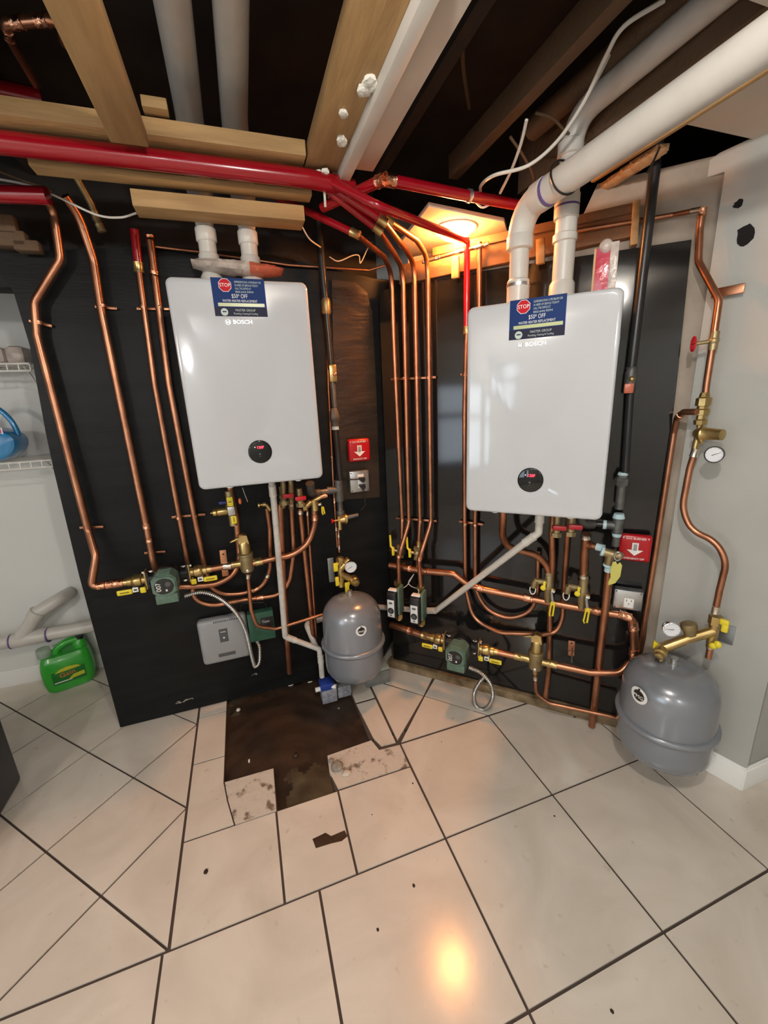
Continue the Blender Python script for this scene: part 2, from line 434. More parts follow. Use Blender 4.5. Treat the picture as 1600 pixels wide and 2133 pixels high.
for i in range(nx):
    for j in range(ny):
        x = -.255+.635*i/nx; y = 1.30+.75*j/ny
        fl.m('pit_mortar' if (x > -.01+.02*math.sin(y*60) and x < .165 and y < 1.455+.02*math.sin(x*70)) or (x < -.2 and y > 1.9) else 'pit')
        fl.face([vs[i, j], vs[i+1, j], vs[i+1, j+1], vs[i, j+1]])
flo = st(fl.build('floor', angle=30)); bev = None
# chipped hole in the cut tile in front of the pit
# ---- walls and ceiling
def struct(name, a, b, mt, bev=0): return st(wbox(name, a, b, mt, bev))
struct('wall_back', (-2.7, 2.64, 0), (2.2, 2.70, 2.6), 'drywall_back')
struct('wall_left', (-2.7, -2.7, 0), (-2.6, 2.70, 2.6), 'drywall_back')
struct('wall_front', (-2.7, -2.8, 0), (3.3, -2.7, 2.6), 'drywall_back')
struct('wall_right', (3.2, -2.7, 0), (3.3, 1.6, 2.6), 'drywall')
struct('ceiling', (-2.7, -2.8, 2.2), (3.3, .72, 2.24), 'ceiling_white')
# right-hand wall with the broken-out holes, and the short face of its end
WC = Vector((1.54, 1.089, 0)); WE = Vector((1.64, .745, 0)); MG = FM(FRG, WC); MGi = MG.inverted(); uE = (MGi @ WE).x
g = Geo(MG).m('drywall')
top = [MGi @ G(x, y, 0) for x, y in ((1385, 398), (1425, 372), (1500, 318), (1565, 288))]
poly = [(0, 0), (uE, 0), (uE, 2.2)] + [(p.x, p.z if False else p.y) for p in reversed(top)] + [(0, top[0].y-.01)]
g.prism(poly, 0, -.06); st(g.build('wall_boiler_right', smooth=False))
struct('wall_end_right', (WE.x+.0, .752, 0), (3.2, .80, 2.2), 'drywall')
def RP(u, z, d=0):    # point on diagonal wall plane by running distance from the corner
    return Vector((.613, 2.016, z)) + FRR[0]*u + FRR[2]*d
M_R = FM(FRR, (.613, 2.016, 0))
Geo(M_R).m('drywall_brown_lit').prism([(.22, 0), (1.345, 0), (1.345, 2.2), (.95, 2.2), (.90, 2.09), (.22, 2.09)], -.022, -.07).build('wall_diagonal', smooth=False)['kind'] = 'structure'
struct('ceiling_right', (1.245, .72, 2.2), (3.2, 1.03, 2.225), 'ceiling_white')
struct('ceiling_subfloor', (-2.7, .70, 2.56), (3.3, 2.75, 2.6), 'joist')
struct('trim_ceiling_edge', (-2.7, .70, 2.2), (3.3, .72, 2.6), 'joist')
# baseboards
def baseb(name, a, b, n_):
    a, b = Vector(a), Vector(b); ex = (b-a).normalized(); nn = Vector(n_); M = FM((ex, Vector((0, 0, 1)), ex.cross(Vector((0, 0, 1)))), a)
    s = 1 if M.to_3x3() @ Vector((0, 0, 1)) @ nn > 0 else -1; g = Geo(M).m('white'); ln = (b-a).length
    g.box((ln/2, .045, s*.007), (ln, .09, .014), .002); g.box((ln/2, .094, s*.005), (ln, .012, .009), .003); return st(g.build(name))
baseb('baseboard_right', WC, WE, -GN)
baseb('baseboard_end', (WE.x-.01, .752, 0), (2.6, .75, 0), (0, -1, 0))
baseb('baseboard_back', (-2.6, 2.64, 0), (.3, 2.64, 0), (0, -1, 0))
# window on the left-hand wall (seen mirrored in the right boiler)
def window(name, y0, y1, z0, z1, rails):
    fr = Geo().m('dark_frame'); t = .05
    for a, b in (((y0-t, z0-t), (y1+t, z0)), ((y0-t, z1), (y1+t, z1+t)), ((y0-t, z0), (y0, z1)), ((y1, z0), (y1+t, z1))):
        fr.box((-2.58, (a[0]+b[0])/2, (a[1]+b[1])/2), (.05, b[0]-a[0], b[1]-a[1]))
    for r_ in rails: fr.box((-2.575, (y0+y1)/2, r_), (.045, y1-y0, .06))
    o = st(fr.build(name)); p = Geo().m('pane_glow'); p.box((-2.595, (y0+y1)/2, (z0+z1)/2), (.006, y1-y0, z1-z0)); p.build('window_pane', o); return o
window('window_1', -1.04, .08, .6, 1.63, [1.24]); window('window_2', -1.42, -1.20, .6, 1.5, [1.2])

# ================================================================== BOARDS
def board(label, M, poly, th, mt, name='backing_board'):
    g = Geo(M).m(mt).prism(poly, 0, -th); c = M @ Vector((sum(p[0] for p in poly)/len(poly), min(p[1] for p in poly), 0))
    return tag(g.build(name, None, origin=c, smooth=False), label, 'board')
M_L = FM(FRL, (0, Y0, 0))
pl = lambda x, y: (L(x, y).x, max(.004, L(x, y).z))
board('matt black backing board behind the left boiler, reaching the floor', M_L,
      [pl(-40, 528), pl(330, 512), pl(560, 530), (.80, 2.02), (.80, .3), (.60, .006)] + [(L(735, 1400).x, .006), (L(250, 1513).x, .006), pl(165, 1200), pl(112, 980), pl(95, 900), pl(62, 720), pl(28, 608), pl(0, 560)], .02, 'board_black')
bz = [(L(x, y).x, L(x, y).z) for x, y in ((690, 584), (740, 590), (763, 610), (774, 650), (782, 800), (790, 1035), (700, 1040))]
g = Geo(M_L).m('bronze_wrap').prism(bz, .012, .001); tag(g.build('film_covered_sheet', None, origin=L(740, 1035), smooth=False), 'narrow brown film-wrapped panel between the two boilers', 'sheet')
pr = lambda x, y: ((R(x, y)-Vector((.613, 2.016, 0))).dot(FRR[0]), max(.05, R(x, y).z))
rb = [pr(789, 606), pr(1000, 565), pr(1441, 499), pr(1410, 800), pr(1345, 1330), pr(1318, 1470), (pr(1290, 1500)[0], .05), (pr(820, 1372)[0], .05)]
board('glossy black backing board behind the right boiler', M_R, rb, .02, 'board_gloss')
g = Geo(M_R).m('sill').box(((.18+.12+1.15)/2-.08, .022, -.004), (1.2, .044, .05), .003); tag(g.build('sill_timber', None, origin=RP(.5, 0)), 'stained wooden sill under the glossy black board', 'timber')

# ================================================================== OPEN CEILING
def timber(label, a, b, mt='wood', name='timber', bev=.002):
    o = wbox(name, a, b, mt, bev); return tag(o, label, 'timber')
timber('pale timber in front of the red pipe, highest of the cross pieces', (-1.1, 1.43, 2.2), (.283, 1.513, 2.24))
timber('pale timber just below the thick red pipe, with a cut left end', (-.452, 1.548, 2.15), (.315, 1.602, 2.166))
timber('short thick pale timber the left vent pipes pass through', (-.222, 1.585, 2.09), (.292, 1.672, 2.135))
timber('pale timber running overhead towards the camera at the left', (-.222, .72, 2.162), (-.135, 1.412, 2.199), 'wood_y')
timber('small pale offcut beside the overhead timber at the left', (-.135, 1.40, 2.245), (-.075, 1.44, 2.27))
timber('long pale joist with foam blobs beside the white board', (.288, .72, 2.2), (.392, 1.50, 2.238), 'wood_y', 'joist')
timber('white painted narrow board hanging at the end of the joist', (.392, .72, 2.17), (.425, 1.66, 2.23), 'white_board', 'painted_board')
timber('cream wide board beside the narrow white board overhead', (.428, .72, 2.205), (.505, 1.48, 2.225), 'ceiling_white', 'painted_board')
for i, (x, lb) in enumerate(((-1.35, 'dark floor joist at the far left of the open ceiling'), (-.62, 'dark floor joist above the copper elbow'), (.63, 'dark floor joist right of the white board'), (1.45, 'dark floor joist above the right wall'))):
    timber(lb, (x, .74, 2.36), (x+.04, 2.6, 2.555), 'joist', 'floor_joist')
timber('brown joist leading to the ceiling lamp', (.87, .74, 2.30), (.91, 1.66, 2.375), 'wood_old', 'floor_joist')
for p, lb, s in (((.375, 1.11, 2.2), 'white foam blob on the joist, nearest the camera', .026), ((.368, 1.33, 2.2), 'white foam blob on the joist, middle one', .02), ((.345, 1.22, 2.2), 'white foam blob on the joist near its left side', .015), ((.335, 1.475, 2.19), 'white foam blob at the end of the joist', .023)):
    g = Geo().m('foam_white'); random.seed(int(p[1]*99))
    for k in range(6): g.sphere(Vector(p)+Vector((random.uniform(-.5, .5)*s, random.uniform(-.6, .6)*s, -.3*s*random.random())), s*random.uniform(.45, .75), (1, 1.2, .7), 1)
    tag(g.build('foam_blob', None, origin=p), lb, 'foam')
cable('white wire hanging from the end of the joist', [Vector((.33, 1.47, 2.18)), Vector((.345, 1.5, 2.15)), Vector((.35, 1.52, 2.11))], .004, 'cable_white', 'wire')
# near-black sheet and strip: the unlit void's shade put into their colour
wbox('void_dark_sheet', (-2.6, 2.12, 2.03), (.72, 2.16, 2.55), 'void_shade')['kind'] = 'structure'; bpy.data.objects['void_dark_sheet'].name = 'void_shade_sheet'
g = Geo().m('void_shade').box((-.6, 2.08, 2.0), (3.9, .1, .09), .01); st(g.build('void_shade_strip'))
def rtimber(label, px0, px1, w_, h_, d, mt='wood', name='timber', cat='timber'):
    a, b = R(*px0, d), R(*px1, d); ex = (b-a).normalized(); M = FM((ex, FRR[2].cross(ex), FRR[2]), (a+b)/2)
    g = Geo(M).m(mt).box((0, 0, 0), ((b-a).length, h_, w_), .002); return tag(g.build(name, None, origin=(a+b)/2), label, cat)
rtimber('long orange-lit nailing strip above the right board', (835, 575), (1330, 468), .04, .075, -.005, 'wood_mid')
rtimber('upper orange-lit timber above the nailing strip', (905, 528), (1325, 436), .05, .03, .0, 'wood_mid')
rtimber('small upright wooden block left of the red pipe', (949, 535), (949, 580), .02, .03, .045, 'wood')
rtimber('small upright wooden block between the vent pipes', (1126, 498), (1126, 550), .02, .03, .045, 'wood')
rtimber('upright wooden stud behind the black gas pipe at the right', (1326, 420), (1320, 512), .03, .022, .02, 'wood')
for o in bpy.data.objects:
    pass
# drywall patch with the round lamp
zP = 2.12
pp = [Z(x, y, zP) for x, y in ((893, 430), (1050, 462), (1062, 500), (1010, 530), (865, 552), (830, 512))]
g = Geo().m('ceiling_white').prism([(p.x, p.y) for p in pp], zP, zP+.013); tag(g.build('ceiling_panel', None, origin=pp[0], smooth=False), 'pale drywall patch around the round glowing lamp', 'panel')
lc = Z(948, 476, zP)
t = thing('ceiling_lamp', 'round glowing ceiling lamp between the two boilers', 'lamp', lc)
Geo().m('white').lathe(lc, (0, 0, -1), [(0, .082), (.004, .082), (.008, .07), (.009, .06), (.002, .058)], 32).build('trim_ring', t)
Geo().m('lamp_glow').lathe(lc+Vector((0, 0, -.004)), (0, 0, -1), [(0, .060), (.010, .060), (.022, .052), (.032, .034), (.036, .004)], 32).build('diffuser', t)
# three bare bulbs behind the camera
for (p, e, r, c), lb in zip(LIGHTS, ('round white ceiling globe on the far left behind the camera', 'small round ceiling globe above the camera', 'round ceiling globe by the rear wall')):
    t = thing('globe_lamp', lb, 'lamp', Vector((p[0], p[1], 2.2)))
    Geo().m('white').lathe((p[0], p[1], 2.2), (0, 0, -1), [(0, .05), (.012, .05), (.02, .03), (.06, .022)]).build('lamp_base', t)

# vent pipes left
for x, lb in ((-.03, 'white plastic vent pipe overhead, left of the two above the left boiler'), (.108, 'white plastic vent pipe overhead, right of the two above the left boiler')):
    t = thing('vent_pipe', lb, 'pipe', (x, 1.72, 1.9)); g = Geo().m('pvc')
    pts = fillet([Vector((x, 1.72, 1.905)), Vector((x, 1.72, 2.10)), Vector((x, 1.72, 2.2)), Vector((x, 1.72, 2.405)), Vector((x+(.012 if x < 0 else -.012), .70, 2.405))], .07)
    g.sweep(pts, [.029 if p.z < 2.15 else .042 for p in pts], 20); g.build('tube', t)
    for z in (1.99, 2.07):
        q = Geo().m('pvc'); q.sweep([(x, 1.72, z-.022), (x, 1.72, z-.018), (x, 1.72, z+.018), (x, 1.72, z+.022)], [.031, .034, .034, .031], 20); q.build('coupling', t)
    q = Geo().m('pvc'); q.sweep([(x, 1.72, 1.905), (x, 1.72, 1.94), (x, 1.72, 1.95)], [.038, .036, .03], 20); q.build('socket', t)
# vent pipes right
t = thing('vent_pipe', 'thick white vent pipe with long sloping run to the upper right', 'pipe', R(1078, 600, .26))
a = R(1078, 640, .26); top_ = Vector((a.x, a.y, 2.075)); far = Vector((a.x+.05, .25, 2.10))
b = R(1078, 500, .26)
fp = fillet([a, top_, far], .10); Geo().m('pvc').sweep(fp, [.031 if abs(p.y-a.y) < .002 and p.z < 2.0 else .040 for p in fp], 22).build('tube', t)
for c0, c1, r0 in ((Vector((a.x, a.y, 1.955)), Vector((a.x, a.y, 2.0)), .0425), ):
    Geo().m('pvc').sweep([c0, c0+(c1-c0)*.1, c1-(c1-c0)*.1, c1], [.033, r0, r0, .04], 22).build('coupling', t)
pA = Vector((a.x+.003, a.y-.125, 2.0755)); Geo().m('primer').sweep([pA, pA+Vector((0, -.007, 0))], [.0408, .0408], 22).build('primer_ring', t)
pA = pA+Vector((0, .045, -.003)); 
q = Geo().m('pvc').sweep([Vector((a.x+.004, a.y-.118, 2.0755)), Vector((a.x+.003, a.y-.075, 2.0752))], [.043, .043], 22); q.build('coupling', t)
q = Geo().m('steel').sweep([a+Vector((0, 0, .062)), a+Vector((0, 0, .072))], [.0385, .0385], 22); q.build('hose_clamp', t)
q = Geo().m('pvc').sweep([a, a+Vector((0, 0, .08)), a+Vector((0, 0, .085))], [.037, .037, .033], 22); q.build('socket', t)
t = thing('vent_pipe', 'white vent pipe with couplings behind the sloping one, right of it', 'pipe', R(1168, 600, .22))
a2 = R(1168, 634, .22); e2 = Vector((a2.x+.005, a2.y, 2.30)); f2 = Vector((a2.x+.05, .72, 2.33))
fp = fillet([a2, e2, f2], .09); Geo().m('pvc').sweep(fp, [.033]*len(fp), 22).build('tube', t)
for z0, z1 in ((1.965, 1.99), (2.03, 2.10), (2.2, 2.24)):
    Geo().m('pvc').sweep([(a2.x, a2.y, z0), (a2.x, a2.y, z0+.003), (a2.x, a2.y, z1-.003), (a2.x, a2.y, z1)], [.034, .038, .038, .034], 22).build('coupling', t)
Geo().m('primer').sweep([(a2.x, a2.y, 2.062), (a2.x, a2.y, 2.068)], [.0385, .0385], 22).build('primer_ring', t)
Geo().m('pvc').sweep([a2, a2+Vector((0, 0, .06)), a2+Vector((0, 0, .07))], [.042, .04, .034], 22).build('socket', t)
pipe('dull reddish plastic pipe overhead behind the white vent at the upper right', [Vector((1.06, 1.42, 2.36)), Vector((1.12, .74, 2.38))], .035, mt='wood_old', name='drain_pipe')
# red pipes
def rp(label, pts, r, coup=(), **k): return pipe(label, pts, r, .05, coup, mt='red_pipe', name='red_pipe', **k)
rp('thick glossy red pipe running across between the pale timbers', [Z(-60, 290, 2.165)+(Z(-60, 290, 2.165)-Z(330, 334, 2.165)).normalized()*.9, Z(-60, 290, 2.165), Z(330, 334, 2.165), Z(640, 372, 2.165), Z(735, 392, 2.165)], .026)
rp('red pipe stub at the far left edge under the timbers', [Z(-60, 180, 2.4)+Vector((-.6, 0, 0)), Z(-60, 180, 2.4), Z(90, 212, 2.4)], .03)
rp('red pipe at the left edge feeding the leftmost copper riser', [Z(-60, 402, 2.15)+Vector((-.8, 0, 0)), Z(-60, 402, 2.15), Z(100, 408, 2.15)], .024)
rp('red pipe sloping up to the brass tee, left of the long one', [Z(672, 432, 2.14), Z(796, 375, 2.14)], .0155, ((.98, .03, 'copper_bright'),))
rp('long red pipe from the tee towards the sloping white vent', [Z(806, 374, 2.14), Z(960, 405, 2.14), Z(1085, 428, 2.14)], .0165, ((.02, .035, 'copper_bright'), (.58, .012, 'steel')))
rp('red pipe crossing below the tee and ending at the round lamp', [Z(688, 378, 2.165), Z(790, 430, 2.07), R(972, 500, .06)], .0135)
# four risers left part of right board
ris = [((618, 428), (742, 489), 'first', 2.08), ((715, 415), (778, 478), 'second', 2.1), ((700, 378), (812, 462), 'third', 2.11)]
rz = 2.07
def riser(px_top, px_bot, red0, joint, mid, z, label, rlabel, valve=False):
    A = Z(*red0, 2.22 if red0[0] < 600 else 2.165); B = Z(*joint, z); Cc = Z(*mid, z-.01)
    rp(rlabel, [A, B], .0125, ((.97, .035, 'brass'),))
    top = R(*px_top, .04); bot = R(*px_bot, .04)
    pipe(label, [B, Cc, Vector((top.x, top.y, z-.03)), top, bot], .0105, .09)
riser((820, 700), (838, 1085), (575, 410), (745, 489), (800, 535), 2.06, 'leftmost of the four copper risers on the glossy board', 'red pipe joining the leftmost of the four copper risers')
riser((843, 700), (852, 1085), (672, 388), (790, 480), (822, 530), 2.065, 'second from left of the four copper risers on the glossy board', 'red pipe joining the second copper riser')
riser((866, 700), (875, 1085), (682, 384), (800, 462), (845, 520), 2.075, 'third from left of the four copper risers on the glossy board', 'red pipe joining the third copper riser')
riser((893, 700), (898, 1085), (690, 380), (812, 462), (868, 500), 2.09, 'rightmost of the four copper risers on the glossy board', 'red pipe joining the rightmost of the four copper risers')
# lower ends of the risers
pipe('copper tail under the leftmost riser, behind the yellow valve', [R(838, 1085, .04), R(838, 1125, .05), R(832, 1150, .06), R(828, 1178, .06)], .0105, .05)
pipe('copper drop bending down to the left zone valve', [R(852, 1085, .04), R(850, 1095, .05), R(836, 1142, .1), R(830, 1165, .105), R(832, 1225, .1)], .0115, .06, ((.5, .022, 'copper_bright'),))
pipe('copper tail under the third riser, behind the yellow valve', [R(875, 1085, .04), R(873, 1125, .05), R(870, 1180, .06)], .0105, .05, ((.5, .03, 'brass'),))
pipe('copper drop bending down to the right zone valve', [R(898, 1085, .04), R(895, 1098, .05), R(879, 1148, .1), R(873, 1170, .105), R(878, 1238, .1)], .0115, .06, ((.5, .022, 'copper_bright'),))
# red pipe and copper pipe at the boiler's left edge
pipe('straight red pipe dropping beside the left edge of the right boiler', [R(973, 502, .05), R(972, 690, .04)], .0125, mt='red_pipe', name='red_pipe', coup=((.99, .03, 'brass'),))
pipe('copper pipe dropping under the red one, outer left of the lower pair', [R(972, 690, .04), R(968, 860, .03), R(968, 1085, .03), R(970, 1225, .03), R(985, 1290, .05), R(1040, 1318, .08), R(1112, 1320, .09)], .0105, .15)
pipe('copper pipe behind the right boiler that loops up again below it', [R(999, 505, .04), R(998, 640, .04), R(990, 1085, .03), R(990, 1230, .03), R(1015, 1272, .035), R(1060, 1290, .035), R(1105, 1275, .03), R(1120, 1240, .03), R(1121, 1190, .03), R(1121, 1150, .03)], .0105, .2)
# horizontal thin copper line on top of right wall
pipe('thin copper line along the wall top beside the lamp', [R(880, 546, .05), R(960, 524, .05), R(1016, 508, .05)], .007, .02, ((.06, .02, 'solder'), (.25, .02, 'solder'), (.56, .02, 'solder'), (.68, .02, 'solder'), (.86, .03, 'solder'), (.98, .02, 'solder')))
pipe('long thin copper line along the wall top to the right-hand wall', [R(1195, 482, .03), R(1330, 460, .02), G(1400, 448, .06), G(1462, 436, .06)], .008, .02, ((.96, .03, 'solder'),))

# ---- wires and bits overhead, right
cable('long white cable drooping across the open ceiling right of centre', [Z(1385, 0, 2.3), Z(1300, 55, 2.28), Z(1262, 118, 2.26), Z(1215, 215, 2.22), Z(1160, 295, 2.18), Z(1100, 345, 2.15), Z(1030, 365, 2.14), Z(1003, 385, 2.16), Z(1001, 400, 2.2)], .005, 'cable_white')
cable('white cable with frayed end in front of the dark joist', [Z(1268, 115, 2.3), Z(1245, 160, 2.26), Z(1210, 225, 2.22)], .0055, 'cable_white')
cable('short white cable hanging down above the long red pipe', [Z(1097, 250, 2.2), Z(1085, 300, 2.18), Z(1065, 355, 2.16), Z(1042, 402, 2.15)], .0045, 'cable_white')
cable('dull brown cable curving beside the short white one', [Z(1063, 285, 2.25), Z(1090, 325, 2.22), Z(1110, 365, 2.2), Z(1112, 400, 2.2)], .004, 'wood_old')
cable('faint grey cable between the white cable and the vent elbow', [Z(1115, 235, 2.28), Z(1150, 245, 2.27), Z(1180, 275, 2.25), Z(1220, 300, 2.24)], .004, 'wood_old')
cable('faint cable hanging from the dark ceiling by the white board', [Z(963, 80, 2.45), Z(966, 150, 2.45), Z(978, 225, 2.45)], .006, 'wood_old')
cable('small loop of pale cable under the long red pipe', [Z(990, 420, 2.13), Z(1005, 432, 2.12), Z(1022, 425, 2.13)], .0035, 'cable_white')
cable('yellow cable beside the right drywall ceiling edge', [Z(1600, 132, 2.26), Z(1540, 165, 2.26), Z(1440, 220, 2.26), Z(1330, 280, 2.26)], .006, 'cable_yellow')
cable('second yellow cable just below the first at the ceiling edge', [Z(1600, 148, 2.27), Z(1500, 205, 2.27), Z(1400, 262, 2.27)], .005, 'cable_yellow')
cable('black cable tie wrapped around the sloping white vent pipe', [Vector((a.x+.045*math.cos(k), 1.12+.01*math.sin(k), 2.08+.045*math.sin(k))) for k in [i*.45 for i in range(15)]], .003, 'cable_black', 'cable_tie', 'tie')
cable('black cable from the vent pipe down towards the torn drywall', [Z(1375, 305, 2.15), Z(1362, 335, 2.12), Z(1348, 360, 2.1)], .003, 'cable_black')
timber('dark beam along the far right of the open ceiling', (1.14, .74, 2.25), (1.20, 1.6, 2.45), 'wood_old', 'floor_joist')
timber('thin pale batten along the torn drywall edge', (1.232, .74, 2.18), (1.246, 1.32, 2.2), 'wood_y', 'batten')
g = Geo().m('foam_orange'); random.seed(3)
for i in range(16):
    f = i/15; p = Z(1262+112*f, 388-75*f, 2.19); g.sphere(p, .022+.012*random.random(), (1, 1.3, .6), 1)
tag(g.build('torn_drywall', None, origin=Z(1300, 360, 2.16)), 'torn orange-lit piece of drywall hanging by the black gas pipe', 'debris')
# holes punched in right wall
for px, py, rx, ry, lb in ((1538, 425, .013, .011, 'small ragged hole punched in the right-hand wall'), (1551, 490, .022, .034, 'larger ragged hole punched in the right-hand wall')):
    c = G(px, py, 0); M = FM(FRG, c); random.seed(px); g = Geo(M).m('hole'); n = 13
    g.prism([((rx*(1+random.uniform(-.3, .3)))*math.cos(6.283*i/n), (ry*(1+random.uniform(-.25, .25)))*math.sin(6.283*i/n)) for i in range(n)], 0, .0015)
    tag(g.build('wall_hole', None, origin=c, smooth=False), lb, 'hole')

# ---- wires overhead, left
cable('white cable sagging from the left edge to the short thick timber', [L(-20, 370, .25), L(60, 386, .25), L(120, 410, .25), L(200, 447, .25), L(250, 453, .25), L(284, 444, .25)], .0035, 'cable_white')
cable('pale cable crossing behind the sagging white one at the left edge', [L(-20, 350, .2), L(50, 376, .2), L(110, 398, .2)], .004, 'wood_old')
cable('white cable dropping from the timber to the black gas pipe', [L(628, 470, .25), L(645, 498, .2), L(668, 515, .12)], .0028, 'cable_white')
cable('white cable drooping from the gas pipe to the copper risers', [L(686, 535, .05), L(705, 544, .05), L(735, 532, .05), L(748, 533, .05), L(751, 548, .05), L(765, 520, .05), L(775, 505, .05)], .0025, 'cable_white')
pipe('thin copper line running level behind the vent pipes of the left boiler', [L(318, 513, .03), L(410, 524, .03), L(600, 552, .02), L(768, 563, .02), L(802, 553, .05)], .0055, .02)
g = Geo().m('wood_old'); 
for (x, y, s) in ((20, 500, .05), (60, 515, .035), (-10, 470, .06)): g.box(L(x, y, .05), (s*2.2, .05, s), .006)
tag(g.build('timber', None, origin=L(20, 500, .05)), 'old weathered timber end at the far left above the board', 'timber')
pipe('bent copper pipe with elbow at the top left corner', [Z(75, 175, 2.42), Z(20, 80, 2.42), Z(10, 50, 2.42), Z(125, 40, 2.42), Z(135, 90, 2.42)], .012, .02, ((.45, .03), (.6, .03), (.75, .03)))
pipe('old brass pipe with elbows behind the left risers', [L(160, 370, .1), L(190, 425, .06), L(200, 455, .05), L(212, 480, .05)], .012, .02, ((.7, .03, 'brass_dull'), (.95, .025, 'brass_dull')), mt='brass_dull')

# ================================================================== LEFT BOARD RISERS
pipe('leftmost copper riser with an offset bend at its top', [L(95, 412, .1), L(112, 440, .06), L(126, 540, .05), L(72, 630, .045), L(78, 700, .04), L(184, 1105, .05), L(200, 1160, .1), Vector((L(190, 1224, .12).x, Y0-.12, .797)), Vector((L(226, 1224, .12).x, Y0-.12, .797))], .0148, .06, ((.985, .03),))
pipe('second copper riser on the left board', [L(135, 408, .12), L(165, 450, .08), L(195, 540, .04), L(210, 640, .04), L(306, 1100, .04), L(318, 1165, .05), L(330, 1205, .05)], .0148, .12, ((.83, .03, 'copper_bright'), (.875, .02, 'copper_bright')))
pipe('red sleeve pipe above the third copper riser', [L(280, 478, .05), L(289, 558, .04)], .0155, mt='red_pipe', name='red_pipe', coup=((.985, .035, 'brass'),))
pipe('third copper riser, thinner than its neighbours', [L(289, 560, .04), L(322, 800, .04), L(372, 1070, .04), L(396, 1200, .04)], .0115, .1)
pipe('fourth copper riser beside the left edge of the boiler', [L(312, 492, .04), L(326, 600, .04), L(352, 800, .04), L(404, 1070, .04), L(428, 1188, .05), L(440, 1215, .06)], .0135, .1, ((.005, .02), (.09, .02)))
# header curves below left boiler
pipe('copper pipe from the left pump curving up under the boiler', [L(370, 1222, .10), L(405, 1221, .10), L(455, 1216, .10), L(488, 1196, .09), L(500, 1165, .08), L(492, 1080, .08), L(482, 1030, .10)], .0148, .2)
pipe('copper pipe with a tee rising to the drain-capped valve', [L(428, 1212, .05), L(460, 1238, .05), L(500, 1237, .05), L(545, 1225, .05), L(563, 1190, .06), L(562, 1100, .08), L(556, 1058, .09)], .0115, .2, ((.36, .035), (.50, .02, 'solder')))
pipe('lowest copper pipe sweeping right and up behind the white drain', [L(402, 1205, .045), L(402, 1248, .05), L(440, 1262, .06), L(505, 1250, .07), L(580, 1240, .07), L(603, 1215, .08), L(612, 1150, .08), L(607, 1058, .09)], .0115, .2, ((.42, .035, 'copper_bright'),))
pipe('copper pipe dropping behind the white drain to an open end near the floor', [L(584, 1050, .10), L(590, 1200, .08), L(598, 1330, .06), L(603, 1402, .05)], .0145, .05)
pipe('copper pipe slanting down to the white drain trap, left of the pair', [L(625, 1060, .10), L(634, 1150, .09), L(652, 1320, .08), L(662, 1345, .08)], .0115, .05, ((.02, .02, 'solder'),))
pipe('thin copper pipe slanting down beside the slightly thicker one', [L(640, 1060, .09), L(646, 1150, .08), L(660, 1340, .08)], .0068, .05, ((.03, .02, 'solder'),))
pipe('copper pipe curving from the air separator up to the right valve', [L(527, 1174, .13), L(560, 1166, .13), L(610, 1157, .12), L(645, 1130, .12), L(657, 1090, .12), L(655, 1064, .12)], .0148, .2, ((.06, .035, 'brass'), (.93, .03)))
pipe('thin copper line bent below the left air separator towards the tank', [L(516, 1195, .14), L(523, 1270, .14), L(535, 1305, .14), L(575, 1310, .14), L(672, 1280, .12)], .0088, .05, ((.02, .02, 'solder'),))
pipe('thin copper line falling beside the left gas pipe', [L(677, 590, .05), L(684, 800, .05), L(695, 1020, .05), L(703, 1140, .06)], .0055, .05, ((.63, .03, 'copper_bright'), (.8, .03, 'copper_bright'), (.92, .02, 'solder')))
# stub tails directly under left boiler
pipe('brass-ended copper tail under the left boiler beside the drain', [L(590, 1012, .2), L(590, 1056, .14)], .012, mt='brass_dull', name='brass_pipe')
pipe('short brass connector under the left boiler, right of the drain', [L(606, 1008, .2), L(607, 1060, .12)], .012, .02, ((.8, .03, 'solder'),), mt='brass_dull', name='brass_pipe')

# straps
def strap(label, fn, fr, a, b, d=.02, colls=(), group=None, h=.010):
    A, B = fn(*a, d), fn(*b, d); ex = (B-A).normalized(); M = FM((ex, fr[2].cross(ex), fr[2]), A); ln = (B-A).length
    t = thing('pipe_strap', label, 'strap', A, group); g = Geo(M).m('copper').box((ln/2, 0, -.004), (ln+.01, h, .0025), .0008)
    for k in (.0, 1.): g.cyl((ln*k, 0, -.0035), (ln*k, 0, .0005), .003)
    g.build('strap_bar', t)
    for c, r in colls:
        q = fn(*c, d+.02); x = (q-A).dot(ex)
        Geo(M).m('copper_bright').sweep([(x, -.006, .018), (x, .006, .018)], [r+.002]*2, 16).build('clamp', t)
    return t
strap('copper strap on the leftmost riser below its offset bend', L, FRL, (62, 668), (104, 678), .02, (((80, 673), .0148),))
strap('copper strap on the leftmost riser near the pump', L, FRL, (168, 1100), (212, 1098), .02, (((184, 1100), .0148),))
strap('copper strap on the second riser near its top', L, FRL, (200, 638), (240, 642), .02, (((212, 640), .0148),))
strap('copper strap on the second riser near the pump', L, FRL, (303, 1153), (342, 1150), .02, (((316, 1155), .0148),))
strap('copper strap holding the third and fourth risers beside the boiler top', L, FRL, (287, 642), (352, 643), .02, (((300, 643), .0115), ((333, 643), .0135)))
strap('copper strap holding the third and fourth risers below the boiler', L, FRL, (360, 1078), (425, 1072), .02, (((372, 1076), .0115), ((405, 1073), .0135)))
strap('copper strap across the four risers, upper one', R, FRR, (816, 790), (905, 786), .02, [((x, 789), .0105) for x in (824, 843, 868, 893)])
strap('copper strap across the four risers, lower one', R, FRR, (826, 1080), (907, 1086), .02, [((x, 1083), .0105) for x in (838, 851, 875, 898)])
strap('copper strap on the pair of pipes under the left corner of the right boiler', R, FRR, (958, 1087), (1003, 1093), .02, (((969, 1089), .0105), ((990, 1092), .0105)))
strap('single copper strap beside the left edge of the right boiler', R, FRR, (961, 780), (982, 782), .02, (((969, 781), .0105),))
